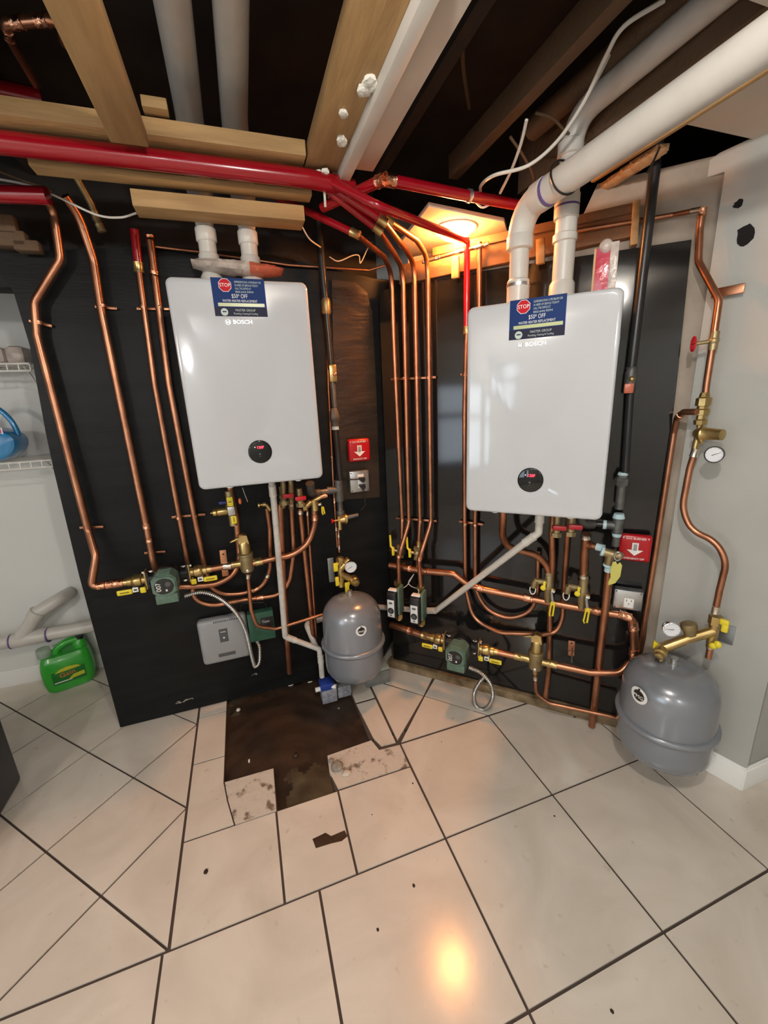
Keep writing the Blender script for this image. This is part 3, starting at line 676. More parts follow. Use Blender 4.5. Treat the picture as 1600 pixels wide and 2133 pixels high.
def hanger(label, fn, fr, top, bot, d, w_=.028):
    A, B = fn(*top, d), fn(*bot, d); ex = (B-A).normalized(); M = FM((ex, fr[2].cross(ex), fr[2]), A); ln = (B-A).length
    g = Geo(M).m('copper').box((ln/2, 0, 0), (ln, w_, .003), .001); g.m('hole').cyl((ln*.15, 0, .001), (ln*.15, 0, .0022), .004); g.m('copper').cyl((ln*.75, 0, -.03), (ln*.75, 0, .01), .012)
    return tag(g.build('pipe_hanger', None, origin=A), label, 'hanger')
hanger('copper hanger plate left of the left air separator', L, FRL, (464, 1146), (470, 1200), .12)
hanger('copper hanger plate holding the pipe at lower right', R, FRR, (1191, 1335), (1190, 1366), .015)
g = Geo().m('steel'); g.sweep([R(1192, 1350, .03), R(1191, 1380, .10)], [.003, .003], 8); tag(g.build('threaded_rod', None, origin=R(1191, 1380, .1)), 'thin steel rod from the copper hanger down to the lower pipe', 'rod')
g = Geo(FM(FRG, G(1516, 606, .03))).m('copper').box((0, 0, 0), (.085, .028, .006), .002); tag(g.build('pipe_hanger', None, origin=G(1518, 606, 0)), 'copper bracket plate on the right-hand wall behind the top bend', 'hanger')

# ================================================================== BOILERS
def boiler(M, W, H, D, label, dz, dx, stk, tilt, brand):
    t = thing('wall_boiler', label, 'boiler', M @ Vector((0, 0, 0)))
    g = Geo(M).m('enamel')
    # rounded body: front face at local z=0, body behind
    r = .022; n = 6; poly = []
    for cx, cy, a0 in ((W/2-r, H-r, 0), (-W/2+r, H-r, 90), (-W/2+r, r, 180), (W/2-r, r, 270)):
        for k in range(n+1):
            a_ = math.radians(a0+90*k/n); poly.append((cx+r*math.cos(a_), cy+r*math.sin(a_)))
    def ringp(ins, z):
        out = []
        for x, y in poly:
            cx, cy = 0, H/2; out.append(g.v((x-(ins if x > 0 else -ins), y-(ins if y > cy else -ins), z)))
        return out
    R_ = [ringp(0, -D), ringp(0, -.014), ringp(.0018, -.006), ringp(.006, -.0018), ringp(.013, 0), ringp(.0145, 0), ringp(.02, 0)]
    for q0, q1 in zip(R_, R_[1:]):
        for k in range(len(poly)): g.face([q0[k], q0[(k+1) % len(poly)], q1[(k+1) % len(poly)], q1[k]])
    # front with a shallow dish around the display
    cx, cy = dx, dz; N = len(poly)
    outer = R_[-1]; rd = .062; ring1 = []; ring2 = []; ring3 = []
    for v in outer:
        p = M.inverted() @ v.co; a_ = math.atan2(p.y-cy, p.x-cx)
        ring1.append(g.v((cx+rd*math.cos(a_), cy+rd*math.sin(a_), 0)))
        ring2.append(g.v((cx+.050*math.cos(a_), cy+.050*math.sin(a_), -.0035)))
    for k in range(N):
        k2 = (k+1) % N; g.face([outer[k], outer[k2], ring1[k2], ring1[k]]); g.face([ring1[k], ring1[k2], ring2[k2], ring2[k]])
    g.face(ring2); g.face(R_[0][::-1]); g.build('casing', t, angle=24)
    # bezel ring (many-sided so the dish reads round)
    b = Geo(M).m('enamel'); b.lathe((cx, cy, -.005), (0, 0, 1), [(0, .066), (.0058, .066), (.0058, .064), (.0035, .046), (.0035, .044)], 56); b.build('bezel', t, angle=20)
    d = Geo(M).m('display'); d.lathe((cx, cy, -.002), (0, 0, 1), [(0, .043), (.0030, .043), (.0045, .041), (.005, .038)], 48); dd = d.build('display', t)
    z = .0032
    text('120F', TM(M, cx+.002, cy+.016, z, tilt), .0135, 'led_red', 'digits', dd, label='glowing red digits'); 
    Geo(M).m('led_white').sphere((cx-.017, cy+.018, z), .0016, sub=1).build('indicator_light', dd)
    Geo(M).m('grey_dark').box((cx-.002, cy-.008, z), (.006, .006, .0006)).box((cx-.002, cy-.017, z), (.006, .002, .0006)).build('touch_symbol', dd)
    # promotional sticker
    sx, sw, sh = stk; y1 = H+.001; y0 = y1-sh
    s = Geo(M).m('sticker_blue').prism([(sx-sw/2, y0+sh*.24), (sx+sw/2, y0+sh*.24), (sx+sw/2, y1), (sx-sw/2, y1)], .0006, .0016)
    s.m('sticker_dark').prism([(sx-sw/2, y0), (sx+sw/2, y0), (sx+sw/2, y0+sh*.24), (sx-sw/2, y0+sh*.24)], .0006, .0016)
    s.m('sticker_lime').prism([(sx-sw*.42, y0+sh*.26), (sx+sw*.46, y0+sh*.26), (sx+sw*.46, y0+sh*.35), (sx-sw*.42, y0+sh*.35)], .0016, .002)
    so = s.build('promo_sticker', t, smooth=False); zz = .0022
    oc = Geo(M); ox, oy, orr = sx-sw*.25, y1-sh*.19, sh*.185
    for rr_, mm, z0 in ((orr, 'white_ink', .0018), (orr*.92, 'sticker_red', .0021)):
        oc.m(mm).prism([(ox+rr_*math.cos(math.radians(22.5+45*k)), oy+rr_*math.sin(math.radians(22.5+45*k))) for k in range(8)], .0012, z0)
    oo = oc.build('stop_sign', so, smooth=False)
    text('STOP', TM(M, ox, oy, .0024), orr*.72, 'white', 'lettering', so, width=orr*1.55)
    for k, s_ in enumerate(('EXPERIENCING A PROBLEM OR', 'IN NEED OF SERVICE TODAY?', 'CALL THE OFFICE AT', '860.644.9094')):
        text(s_, TM(M, sx-sw*.07, y1-sh*(.10+.085*k), zz), sh*.075, 'pale_ink', 'lettering', so, align='LEFT', width=sw*(.5, .44, .3, .34)[k])
    text('$50* OFF', TM(M, sx-.0, y0+sh*.53, zz), sh*.15, 'white_ink', 'lettering', so, width=sw*.3)
    text('WATER HEATER REPLACEMENT', TM(M, sx, y0+sh*.405, zz), sh*.09, 'white_ink', 'lettering', so, width=sw*.66)
    text('MASTER GROUP', TM(M, sx+sw*.08, y0+sh*.16, zz), sh*.085, 'pale_ink', 'lettering', so, width=sw*.38)
    text('Plumbing, Heating & Cooling', TM(M, sx+sw*.08, y0+sh*.07, zz), sh*.07, 'pale_ink', 'lettering', so, width=sw*.46)
    bd = Geo(M).m('pale_ink').lathe((sx-sw*.32, y0+sh*.11, .0012), (0, 0, 1), [(0, sh*.1), (.0008, sh*.1)], 20); bd.m('sticker_dark').box((sx-sw*.32, y0+sh*.12, .0021), (sh*.11, sh*.03, .0004)); bd.build('badge', so)
    if brand:
        yb = y0-.018; bx = sx-.012
        text('BOSCH', TM(M, bx+.012, yb, .0006), .017, 'steel', 'brand_lettering', t, width=.062)
        lg = Geo(M).m('steel').sweep([(bx-.036+.0085*math.cos(k*.5236), yb+.0085*math.sin(k*.5236), .0005) for k in range(13)], [.0009]*13, 6)
        lg.box((bx-.040, yb, .0005), (.0018, .011, .001)).box((bx-.032, yb, .0005), (.0018, .011, .001)).box((bx-.036, yb, .0005), (.008, .0018, .001)); lg.build('brand_emblem', t)
    # round rubber feet under the front lip and mounting bracket behind
    for x in (-W*.27, W*.29): Geo(M).m('white').lathe((x, .004, -.03), (0, -1, 0), [(0, .012), (.008, .012), (.01, .009)], 18).build('cap_screw', t)
    Geo(M).m('steel').box((0, H*.85, -D-.012), (W*.8, .05, .024)).build('wall_bracket', t)
    return t
# front planes: corners taken from the photo on the plane 0.40 / 0.37 m off the boards
aL = [L(345, 573, .40), L(643, 588, .40), L(411, 1022, .40), L(672, 997, .40)]
xl = (aL[0].x+aL[2].x)/2; xr = (aL[1].x+aL[3].x)/2; z1 = (aL[0].z+aL[1].z)/2; z0 = (aL[2].z+aL[3].z)/2
MB1 = FM(FRL, ((xl+xr)/2, Y0-.40, z0))
dc = MB1.inverted() @ L(542, 941, .40); sk = MB1.inverted() @ L(497, 600, .40)
boiler(MB1, xr-xl, z1-z0, .375, 'white wall-hung boiler on the left, blue sticker under a plastic bag', dc.y, dc.x, (sk.x, .172, .118), 0, True)
aR = [R(972, 640, .37), R(1302, 595, .37), R(969, 1065, .37), R(1256, 1085, .37)]
cR_ = sum((p for p in aR), Vector())/4; zt = (aR[0].z+aR[1].z)/2; zb = (aR[2].z+aR[3].z)/2; wR = ((aR[1]-aR[0]).length+(aR[3]-aR[2]).length)/2
MB2 = FM(FRR, (cR_.x, cR_.y, zb)); wR = (MB2.inverted() @ aR[1]).x-(MB2.inverted() @ aR[0]).x
dc = MB2.inverted() @ R(1105, 1000, .37); sk = MB2.inverted() @ R(1119, 655, .37)
boiler(MB2, wR, zt-zb, .345, 'white wall-hung boiler on the right, two thick vents on top', dc.y, dc.x, (sk.x, .168, .118), 0, True)

# plastic bag on top of left boiler, red sleeve behind right boiler
g = Geo(FM(FRL, L(505, 570, .33))); random.seed(5)
prev = None
for i in range(40):
    f = i/39; x = -.16+.30*f; hgt = .028*math.sin(math.pi*min(1, max(0.02, f*1.02)))**.35; ring = []
    for k in range(10):
        an = 2*math.pi*k/10; rr_ = 1+random.uniform(-.07, .07)
        ring.append(g.v((x, .0+hgt*.8*math.sin(an)*rr_+.022-.012*f, .05*math.cos(an)*rr_)))
    g.m('bag_red' if f > .62 else 'plastic_bag')
    if prev:
        for k in range(10): g.face([prev[k], prev[(k+1) % 10], ring[(k+1) % 10], ring[k]])
    prev = ring
tag(g.build('plastic_bag', None, origin=L(505, 575, .33)), 'clear crumpled plastic bag with a red end on top of the left boiler', 'bag')
c = R(1262, 556, .30); g = Geo(FM(FRR, c)).m('sleeve_red').box((0, -.01, 0), (.062, .125, .012), .003); g.m('foam_orange').box((-.032, -.01, 0), (.006, .125, .014), .001); g.m('plastic_bag').sphere((-.004, .055, 0), .02, (1, 1.1, .6))
g.m('plastic_bag').box((.02, .0, .008), (.022, .125, .003), .001)
tag(g.build('red_pouch', None, origin=c-Vector((0, 0, .07))), 'red document pouch in clear plastic standing on top of the right boiler', 'pouch')

# ================================================================== PUMPS, VALVES, SEPARATORS
def pump(M, label, mir=1):
    t = thing('circulator_pump', label, 'pump', M @ Vector((0, -.07, 0)))
    g = Geo(M).m('cast_black').cyl((-.078, 0, 0), (.078, 0, 0), .021, n=20).lathe((0, 0, -.02), (0, 0, 1), [(0, .04), (.005, .05), (.05, .052), (.055, .046)], 28)
    for s_ in (-1, 1): g.prism([(s_*.078+dx, dy) for dx, dy in ((-.004, -.036), (.004, -.036), (.004, .036), (-.004, .036))], -.02, .02)
    g.build('volute', t)
    h = Geo(M).m('pump_green'); w_, hh, cc = .047, .045, .018
    oct_ = [(-w_+cc, -hh), (w_-cc, -hh), (w_, -hh+cc), (w_, hh-cc), (w_-cc, hh), (-w_+cc, hh), (-w_, hh-cc), (-w_, -hh+cc)]
    h.prism(oct_, .035, .112); h.prism([(x*.9, y*.9) for x, y in oct_], .112, .120)
    for k in range(5): h.box((0, .046, .045+k*.014), (.05, .006, .006), .001)
    h.build('motor_housing', t, smooth=False)
    Geo(M).m('pump_green').box((0, -.062, .082), (.085, .042, .055), .004).build('junction_box', t)
    f = Geo(M).m('black_plastic'); f.prism([(.038*math.cos(a_)*(1 if abs(math.cos(a_)) < .8 else .95), .034*math.sin(a_)) for a_ in [6.283*k/28 for k in range(28)]], .118, .1225); fo = f.build('face_plate', t)
    text('007', TM(M, -.019, .0, .1236, math.radians(90 if mir > 0 else 90)), .026, 'white', 'lettering', fo, width=None)
    q = Geo(M).m('grey_dark').lathe((.016, .008, .122), (0, 0, 1), [(0, .011), (.001, .011)], 20); q.m('white_ink').box((.008, -.018, .1228), (.007, .009, .0008)); q.build('rating_mark', fo)
    return t
def isovalve(M, label, ln=.085):     # local +x points away from the pump, flange at x=0
    t = thing('flange_valve', label, 'valve', M @ Vector((0, -.03, 0)))
    g = Geo(M).m('brass'); g.lathe((.004, 0, 0), (1, 0, 0), [(0, .019), (.012, .019), (.016, .025), (.036, .027), (.046, .024), (.05, .019), (.052, .021), (.066, .021), (.068, .0175), (ln, .0165)], 20); g.build('body', t)
    Geo(M).m('brass').box((0, 0, 0), (.008, .084, .042), .003).build('flange', t)
    for y in (-.033, .033):
        b = Geo(M).m('chrome'); b.hexn((.004, y, 0), (.012, y, 0), .008); b.cyl((-.03, y, 0), (.006, y, 0), .004); b.hexn((-.026, y, 0), (-.018, y, 0), .0075); b.build('bolt', t)
    h = Geo(M).m('yellow'); h.box((.083, -.034, .03), (.058, .023, .008), .005, 3); h.m('yellow_dark').box((.083, -.034, .0345), (.034, .006, .0012), .0004); h.build('lever_handle', t)
    h = Geo(M).m('yellow').box((.014, -.036, .03), (.023, .026, .008), .005, 3); h.build('drain_handle', t)
    Geo(M).m('white').box((.042, -.03, .0285), (.022, .021, .004), .001).m('grey_dark').box((.042, -.03, .031), (.012, .008, .0008)).build('printed_tag', t)
    Geo(M).m('steel').cyl((.05, -.02, .0), (.05, -.03, .026), .006).build('stem', t)
    return t
def flipx(M): return M @ Matrix.Rotation(math.pi, 4, 'Y') @ Matrix.Scale(-1, 4, (0, 0, 1))
def airsep(M, label):
    t = thing('air_separator', label, 'separator', M @ Vector((0, -.06, 0)))
    g = Geo(M).m('brass_dull').lathe((0, -.055, 0), (0, 1, 0), [(0, .008), (.008, .015), (.016, .028), (.03, .0315), (.09, .0315), (.093, .034), (.101, .034), (.104, .031), (.106, .0255)], 28); g.build('body', t)
    g = Geo(M).m('brass').lathe((0, .05, 0), (0, 1, 0), [(0, .0255), (.05, .0245), (.055, .022)], 26)
    g.prism([(-.022, .1), (.022, .096), (.016, .135), (-.004, .14), (-.024, .128)], -.018, .018); g.cyl((-.01, .126, 0), (-.05, .112, 0), .0085, .0055); g.cyl((-.05, .112, 0), (-.058, .109, 0), .0045, .003); g.build('vent_cap', t)
    for s_ in (-1, 1): Geo(M).m('brass').lathe((s_*.026, 0, 0), (s_, 0, 0), [(0, .017), (.03, .0165), (.034, .018), (.04, .018)], 20).build('port', t)
    Geo(M).m('solder').sphere((0, -.03, .031), .008, (1, 1.2, .3)).build('plug', t)
    Geo(M).m('brass').lathe((0, -.054, 0), (0, -1, 0), [(0, .012), (.014, .011), (.016, .009)], 16).build('drain_port', t)
    return t
def gauge(M, label, r=.028, rim='chrome', name='pressure_gauge', ang=200):
    t = thing(name, label, 'gauge', M @ Vector((0, -r, 0)))
    Geo(M).m(rim).lathe((0, 0, -.018), (0, 0, 1), [(0, r*.85), (.004, r*.96), (.016, r), (.022, r), (.023, r*.93), (.019, r*.88), (.018, .003)], 32).build('rim', t)
    f = Geo(M).m('gauge_face').lathe((0, 0, .0005), (0, 0, 1), [(0, r*.9), (.0008, r*.9)], 32); fo = f.build('dial', t)
    a_ = math.radians(ang); Geo(M).m('black_plastic').sweep([(-.25*r*math.cos(a_), -.25*r*math.sin(a_), .0022), (.75*r*math.cos(a_), .75*r*math.sin(a_), .0022)], [.0011, .0004], 6).build('needle', t)
    tk = Geo(M).m('grey_dark')
    for k in range(11):
        b_ = math.radians(225-27*k); c_, s_ = math.cos(b_), math.sin(b_); tk.sweep([(c_*r*.72, s_*r*.72, .0015), (c_*r*.84, s_*r*.84, .0015)], [.0004]*2, 4)
    tk.build('tick_mark', fo); return t

# --- left string
zl = .797
def LX(px, py, d=.12): p = L(px, py, d); return Vector((p.x, p.y, zl))
Pm = Vector((-.383, Y0-.12, zl-.002)); pump(FM(FRL, Pm), 'green pump with black round face on the left board')
isovalve(FM(FRL, Pm+Vector((-.086, 0, 0)), flip=True) , 'brass flange valve left of the left pump')
isovalve(FM(FRL, Pm+Vector((.086, 0, 0))), 'brass flange valve right of the left pump')
pipe('copper fittings joining the leftmost riser to the flange valve', [Pm+Vector((-.17, 0, 0)), LX(226, 1224)], .0165, .02, ((.25, .025), (.55, .03), (.85, .03)))
As = Vector((L(514, 1172, .12).x, Y0-.12, zl)); airsep(FM(FRL, As), 'brass air separator with side vent nozzle on the left board')
pipe('short copper and brass stub between the hanger plate and the air separator', [Pm+Vector((.165, 0, 0)), As+Vector((-.06, 0, 0))], .0155, .02, ((.75, .035, 'solder'),))
# --- right string
def RL(px, py, d, z): p = R(px, py, d); return Vector((p.x, p.y, z))
PR_ = RL(962, 1350, .12, .325); pump(FM(FRR, PR_), 'green pump with black round face near the floor on the glossy board')
isovalve(FM(FRR, PR_-FRR[0]*.086, flip=True), 'brass flange valve left of the lower pump')
isovalve(FM(FRR, PR_+FRR[0]*.086), 'brass flange valve right of the lower pump, joined to the copper pipe')
AsR = PR_+FRR[0]*((R(1118, 1350, .12)-PR_).dot(FRR[0])); AsR.z = .325; airsep(FM(FRR, AsR), 'brass air separator with side vent nozzle low on the glossy board')
pipe('short copper pipe between the right flange valve and the air separator', [PR_+FRR[0]*.165, AsR-FRR[0]*.06], .0155, .02, ((.85, .03, 'brass'),))
pipe('copper pipe from the lower air separator to the right, behind the tank', [AsR+FRR[0]*.06, AsR+FRR[0]*.22, R(1290, 1402, .10), R(1312, 1380, .07)], .0148, .05, ((.03, .04, 'brass'), ))
pipe('thin copper line under the lower air separator bending right along the floor', [AsR+Vector((0, 0, -.065)), R(1117, 1445, .12), R(1145, 1465, .12), R(1290, 1496, .10)], .0088, .05, ((.06, .02, 'solder'),))
hd = [R(815, 1320, .1), PR_-FRR[0]*.17]; hd[0].z = PR_.z+.01
pipe('copper manifold below the two zone valves', hd, .0175, .02, ((.55, .035, 'copper'), (.9, .03, 'brass')))

# zone valves
def zonevalve(p, label):
    M = FM(FRR, p); t = thing('zone_valve', label, 'valve', p+Vector((0, 0, -.11)))
    Geo(M).m('black_plastic').box((0, 0, .065), (.052, .145, .05), .008, 3).build('actuator', t)
    Geo(M).m('white').box((.0, .074, .06), (.046, .008, .03), .003).build('top_cap', t)
    lb = Geo(M).m('white_ink').box((-.002, -.016, .0905), (.037, .094, .0015), .0006); lo_ = lb.build('label_plate', t)
    Geo(M).m('black_plastic').lathe((-.002, -.028, .0905), (0, 0, 1), [(0, .0165), (.002, .0165), (.003, .013)], 24).build('knob', t)
    Geo(M).m('grey_dark').lathe((-.002, -.028, .0925), (0, 0, 1), [(0, .0095), (.004, .0095)], 20).build('knob_centre', t)
    Geo(M).m('grey_dark').box((-.002, .014, .0918), (.018, .01, .0006)).box((-.002, -.053, .0918), (.01, .006, .0006)).build('printed_mark', lo_)
    Geo(M).m('pump_green').box((.026, .012, .035), (.016, .15, .06), .006).build('side_plate', t)
    g = Geo(M).m('brass').cyl((0, -.125, 0), (0, .085, 0), .016); g.hexn((0, .075, 0), (0, .098, 0), .021).hexn((0, -.115, 0), (0, -.09, 0), .021); g.build('valve_body', t)
    return t
pz = R(830, 1240, .1); z_v = R(828, 1258, .17).z
v1 = Vector((pz.x, pz.y, z_v-.005)); zonevalve(v1, 'black zone valve with white label, nearest the grey tank')
pz = R(877, 1250, .1); v2 = Vector((pz.x, pz.y, z_v-.012)); zonevalve(v2, 'black zone valve with white label, beside the white drain bend')
cable('pale thermostat wire forking to both zone valves, left branch', [R(862, 1196, .08), R(853, 1212, .08), R(845, 1222, .09), R(828, 1230, .12), R(825, 1245, .14)], .002, 'cable_white', 'wire')
cable('pale thermostat wire forking to both zone valves, right branch', [R(862, 1196, .08), R(851, 1213, .08), R(858, 1222, .09), R(872, 1229, .12), R(868, 1252, .15)], .002, 'cable_white', 'wire')
# yellow lever valves on risers
def levervalve(fn, fr, p, label, hd_):
    t = thing('ball_valve', label, 'valve', p); M = FM(fr, p)
    Geo(M).m('brass_dull').cyl((0, -.03, 0), (0, .03, 0), .014).hexn((0, -.034, 0), (0, -.018, 0), .018).hexn((0, .018, 0), (0, .034, 0), .018).sphere((0, 0, 0), .019).cyl((0, 0, 0), (-.03, .004, .012), .008).build('body', t)
    Geo(M).m('yellow').tube([(-.032, -.018, .014), (-.032, .014, .014), (-.046, .026, .014), (-.048, .085, .014)], .0055, .006, 8).box((-.034, -.0, .014), (.012, .045, .014), .003).build('lever_handle', t)
    return t
levervalve(R, FRR, R(834, 1148, .055), 'brass ball valve with raised yellow lever on the leftmost riser', 0)
levervalve(R, FRR, R(869, 1152, .055), 'brass ball valve with raised yellow lever on the third riser', 0)
pipe('copper header running from the left end of the board past the zone valve drops', [R(812, 1177, .065), R(880, 1189, .065), R(945, 1195, .065), R(975, 1218, .065), R(1010, 1228, .065), R(1140, 1254, .065), R(1270, 1278, .065), R(1318, 1285, .065), R(1322, 1345, .065), R(1316, 1400, .07)], .0165, .05, ((.09, .03), (.145, .03, 'copper_bright'), (.36, .03), (.52, .04, 'copper_bright'), (.72, .03, 'copper'), (.8, .05, 'copper_bright'), (.84, .04, 'copper_bright'), (.93, .03)))

# --- fittings under the right boiler
pipe('copper pipe bending from the right boiler to the left drain valve', [R(1048, 1078, .24), R(1046, 1115, .18), R(1058, 1140, .14), R(1120, 1157, .10), R(1140, 1178, .08), R(1144, 1200, .08)], .0148, .2, ((.98, .02, 'solder'),))
pipe('thick copper pipe dropping from the right boiler to the right drain valve', [R(1221, 1112, .12), R(1218, 1150, .1), R(1216, 1200, .08)], .0165, .03, ((.97, .02, 'solder'), (.05, .02, 'solder')))
pipe('copper pipe between the two drain valves dropping behind the header', [R(1150, 1112, .12), R(1151, 1180, .09), R(1146, 1260, .03), R(1143, 1400, .03), R(1135, 1460, .04)], .0128, .04, ((.02, .03, 'brass'),))
pipe('copper pipe curling from under the right boiler round to the lower separator', [R(1183, 1100, .14), R(1180, 1150, .1), R(1174, 1235, .02), R(1172, 1290, .02), R(1158, 1318, .03), R(1128, 1322, .06)], .0108, .2, ((.06, .05, 'brass'), (.16, .03)))
pipe('long copper drop from the relief valve to near the floor', [R(1270, 1175, .14), R(1262, 1260, .12), R(1233, 1512, .07)], .0148, .03, ((.02, .03, 'tape'),))
pipe('copper branch from the thick pipe to the relief valve', [R(1222, 1134, .11), R(1256, 1142, .13)], .0125, .02, ((.85, .03, 'tape'), (.1, .03, 'copper')))
pipe('straight copper pipe down the seam between board and right-hand wall', [G(1452, 858, .12), G(1424, 858, .10), G(1410, 872, .06), R(1404, 900, .015), R(1358, 1200, .015), R(1326, 1400, .015)], .0105, .02, ((.07, .025, 'copper_bright'),))
def drainvalve(p, label):
    M = FM(FRR, p); t = thing('drain_valve', label, 'valve', p+Vector((0, 0, -.07)))
    Geo(M).m('brass_dull').lathe((0, -.075, 0), (0, 1, 0), [(0, .012), (.02, .016), (.03, .018), (.055, .02), (.065, .024), (.085, .022), (.1, .018), (.145, .018)], 20).build('body', t)
    Geo(M).m('brass_dull').cyl((0, .02, .004), (-.06, .028, .02), .0125).cyl((-.055, .03, .02), (-.06, -.004, .02), .014).build('drain_branch', t)
    Geo(M).m('white').sweep([(-.062+.012*math.cos(a_), -.012+.022*math.sin(a_), .028) for a_ in [math.radians(x) for x in range(150, 395, 20)]], [.0022]*13, 8).build('cap_strap', t)
    Geo(M).m('yellow').sphere((-.02, .004, .03), .012, (1, 1.1, .4)).box((-.016, .024, .03), (.011, .024, .006), .002).build('wing_handle', t)
    Geo(M).m('brass').cyl((.008, -.006, 0), (.02, -.006, .022), .011).m('chrome').hexn((.02, -.006, .022), (.021, -.006, .03), .008).build('stem', t)
    h = Geo(M).m('steel').sweep([(.014, -.008, .03), (.022, -.05, .036)], [.006, .006], 8); 
    h.m('yellow').sweep([(.026, -.05, .036), (.03, -.056, .036), (.026, -.118, .036), (.016, -.122, .036), (.012, -.112, .036), (.019, -.052, .036), (.026, -.05, .036)], [.0038]*7, 8).box((.023, -.058, .036), (.013, .018, .006), .002); h.build('lever_handle', t)
    return t
drainvalve(R(1143, 1222, .08), 'brass drain valve with yellow lever, left of two under the right boiler')
drainvalve(R(1214, 1234, .08), 'brass drain valve with yellow lever, right of two under the right boiler')
# relief valve
p = R(1276, 1156, .15); M = FM(FRR, p); t = thing('relief_valve', 'bronze relief valve with yellow tag under the right boiler', 'valve', p+Vector((0, 0, -.04)))
Geo(M).m('brass_dull').cyl((-.035, .01, 0), (.012, .0, 0), .017).cyl((-.008, .005, 0), (-.01, -.04, -.005), .016).lathe((.005, .0, 0), (1, .25, .5), [(0, .015), (.02, .017), (.03, .012)], 18).build('body', t)
Geo(M).m('steel').sweep([(.016+.011*math.cos(a_), .004+.017*math.sin(a_), .02) for a_ in [6.283*k/14 for k in range(15)]], [.0028]*15, 8).build('test_lever', t)
Geo(M).m('tag_yellow').prism([(.002, -.02), (.012, -.016), (.018, -.028), (.026, -.018), (.034, -.03), (.032, -.075), (.018, -.105), (-.004, -.118), (-.006, -.105), (.0, -.085), (-.003, -.05)], .022, .0235).build('paper_tag', t)
Geo(M).m('tape').cyl((-.04, .012, 0), (-.03, .01, 0), .019).build('thread_tape', t); Geo(M).m('tape').cyl((-.011, -.042, -.005), (-.012, -.05, -.005), .0175).build('thread_tape', t)

# red-handled valve clusters under both boilers (boiler isolation valves)
def cluster(fn, fr, p, label, handles):
    M = FM(fr, p); t = thing('boiler_valve', label, 'valve', p)
    Geo(M).m('brass_dull').cyl((0, -.03, 0), (0, .05, 0), .014).hexn((0, -.035, 0), (0, -.018, 0), .02).sphere((0, .004, 0), .019).cyl((0, .004, 0), (handles[0]*.03, .004, .01), .009).build('body', t)
    Geo(M).m(handles[1]).box((handles[0]*.02, .01, .028), (.05, .02, .012), .005).build('handle', t); return t
cluster(L, FRL, L(590, 1036, .16), 'boiler valve with dark red handle just right of the white drain', (1, 'red_plastic'))
cluster(L, FRL, L(625, 1040, .16), 'boiler valve with bright red handle beside the yellow one', (0, 'red_plastic'))
cluster(R, FRR, R(1160, 1100, .18), 'boiler valve with red handle beside the right boiler drain', (.6, 'red_plastic'))
cluster(R, FRR, R(1190, 1098, .18), 'boiler valve with hanging red handle under the right boiler', (.8, 'red_plastic'))
p = L(482, 1060, .14); M = FM(FRL, p); t = thing('relief_valve', 'brass valve with two yellow handles and side cap below the left boiler', 'valve', p+Vector((0, 0, -.06)))
Geo(M).m('brass_dull').cyl((0, -.075, 0), (0, .08, 0), .017).hexn((0, -.01, 0), (0, .02, 0), .022).build('body', t)
Geo(M).m('steel').box((0, -.004, .019), (.03, .038, .012), .003).build('centre_block', t)
Geo(M).m('brass').lathe((-.012, -.008, 0), (-1, 0, 0), [(0, .012), (.01, .018), (.045, .018), (.048, .014), (.052, .018), (.064, .016), (.068, .006), (.075, .004)], 20).build('side_cap', t)
Geo(M).m('yellow').box((0, .038, .022), (.026, .042, .01), .004).m('yellow_dark').box((0, .038, .0275), (.012, .006, .0012)).build('upper_handle', t)
Geo(M).m('yellow').box((.005, -.045, .022), (.024, .036, .01), .005).m('yellow_dark').box((.005, -.043, .0275), (.005, .022, .0012)).build('lower_handle', t)
Geo(M).m('blue_handle').box((-.03, .032, .0), (.036, .014, .016), .004).build('blue_handle', t)
p = L(540, 1052, .14); M = FM(FRL, p); t = thing('drain_cock', 'small brass hose cock left of the white drain', 'valve', p)
Geo(M).m('brass').lathe((-.005, 0, 0), (1, 0, 0), [(0, .011), (.005, .013), (.01, .006), (.018, .006), (.02, .010), (.034, .010)], 18).cyl((.03, 0, 0), (.045, -.03, 0), .008).build('body', t)
p = L(500, 1044, .15); g = Geo().m('orange').sphere(p, .009, (.8, .8, 1.6)); tag(g.build('wire_nut', None, origin=p), 'orange wire nut hanging under the left boiler', 'wire nut')
cable('thin grey wires hanging beside the orange wire nut', [L(505, 1016, .2), L(510, 1030, .18), L(516, 1045, .17)], .0015, 'cable_white', 'wire')
# right cluster: brass Y with yellow lever
p = L(655, 1046, .14); M = FM(FRL, p); t = thing('ball_valve', 'gold brass valve with hanging yellow lever under the right of the left boiler', 'valve', p+Vector((0, 0, -.03)))
Geo(M).m('brass').cyl((0, -.04, 0), (0, .012, 0), .0165).cyl((-.045, -.02, 0), (-.015, .005, 0), .0135).hexn((-.056, -.022, 0), (-.04, -.02, 0), .018).cyl((-.01, .004, 0), (.05, .028, 0), .0105, n=12).m('copper_bright').cyl((.03, .022, 0), (.062, .026, 0), .012).build('body', t)
Geo(M).m('chrome').hexn((.018, -.012, .008), (.03, -.01, .014), .008).build('stem', t)
Geo(M).m('yellow').sweep([(.03, -.022, .02), (.036, -.024, .02), (.04, -.056, .02), (.033, -.06, .02), (.029, -.052, .02), (.03, -.022, .02)], [.0035]*6, 8).build('lever_handle', t)

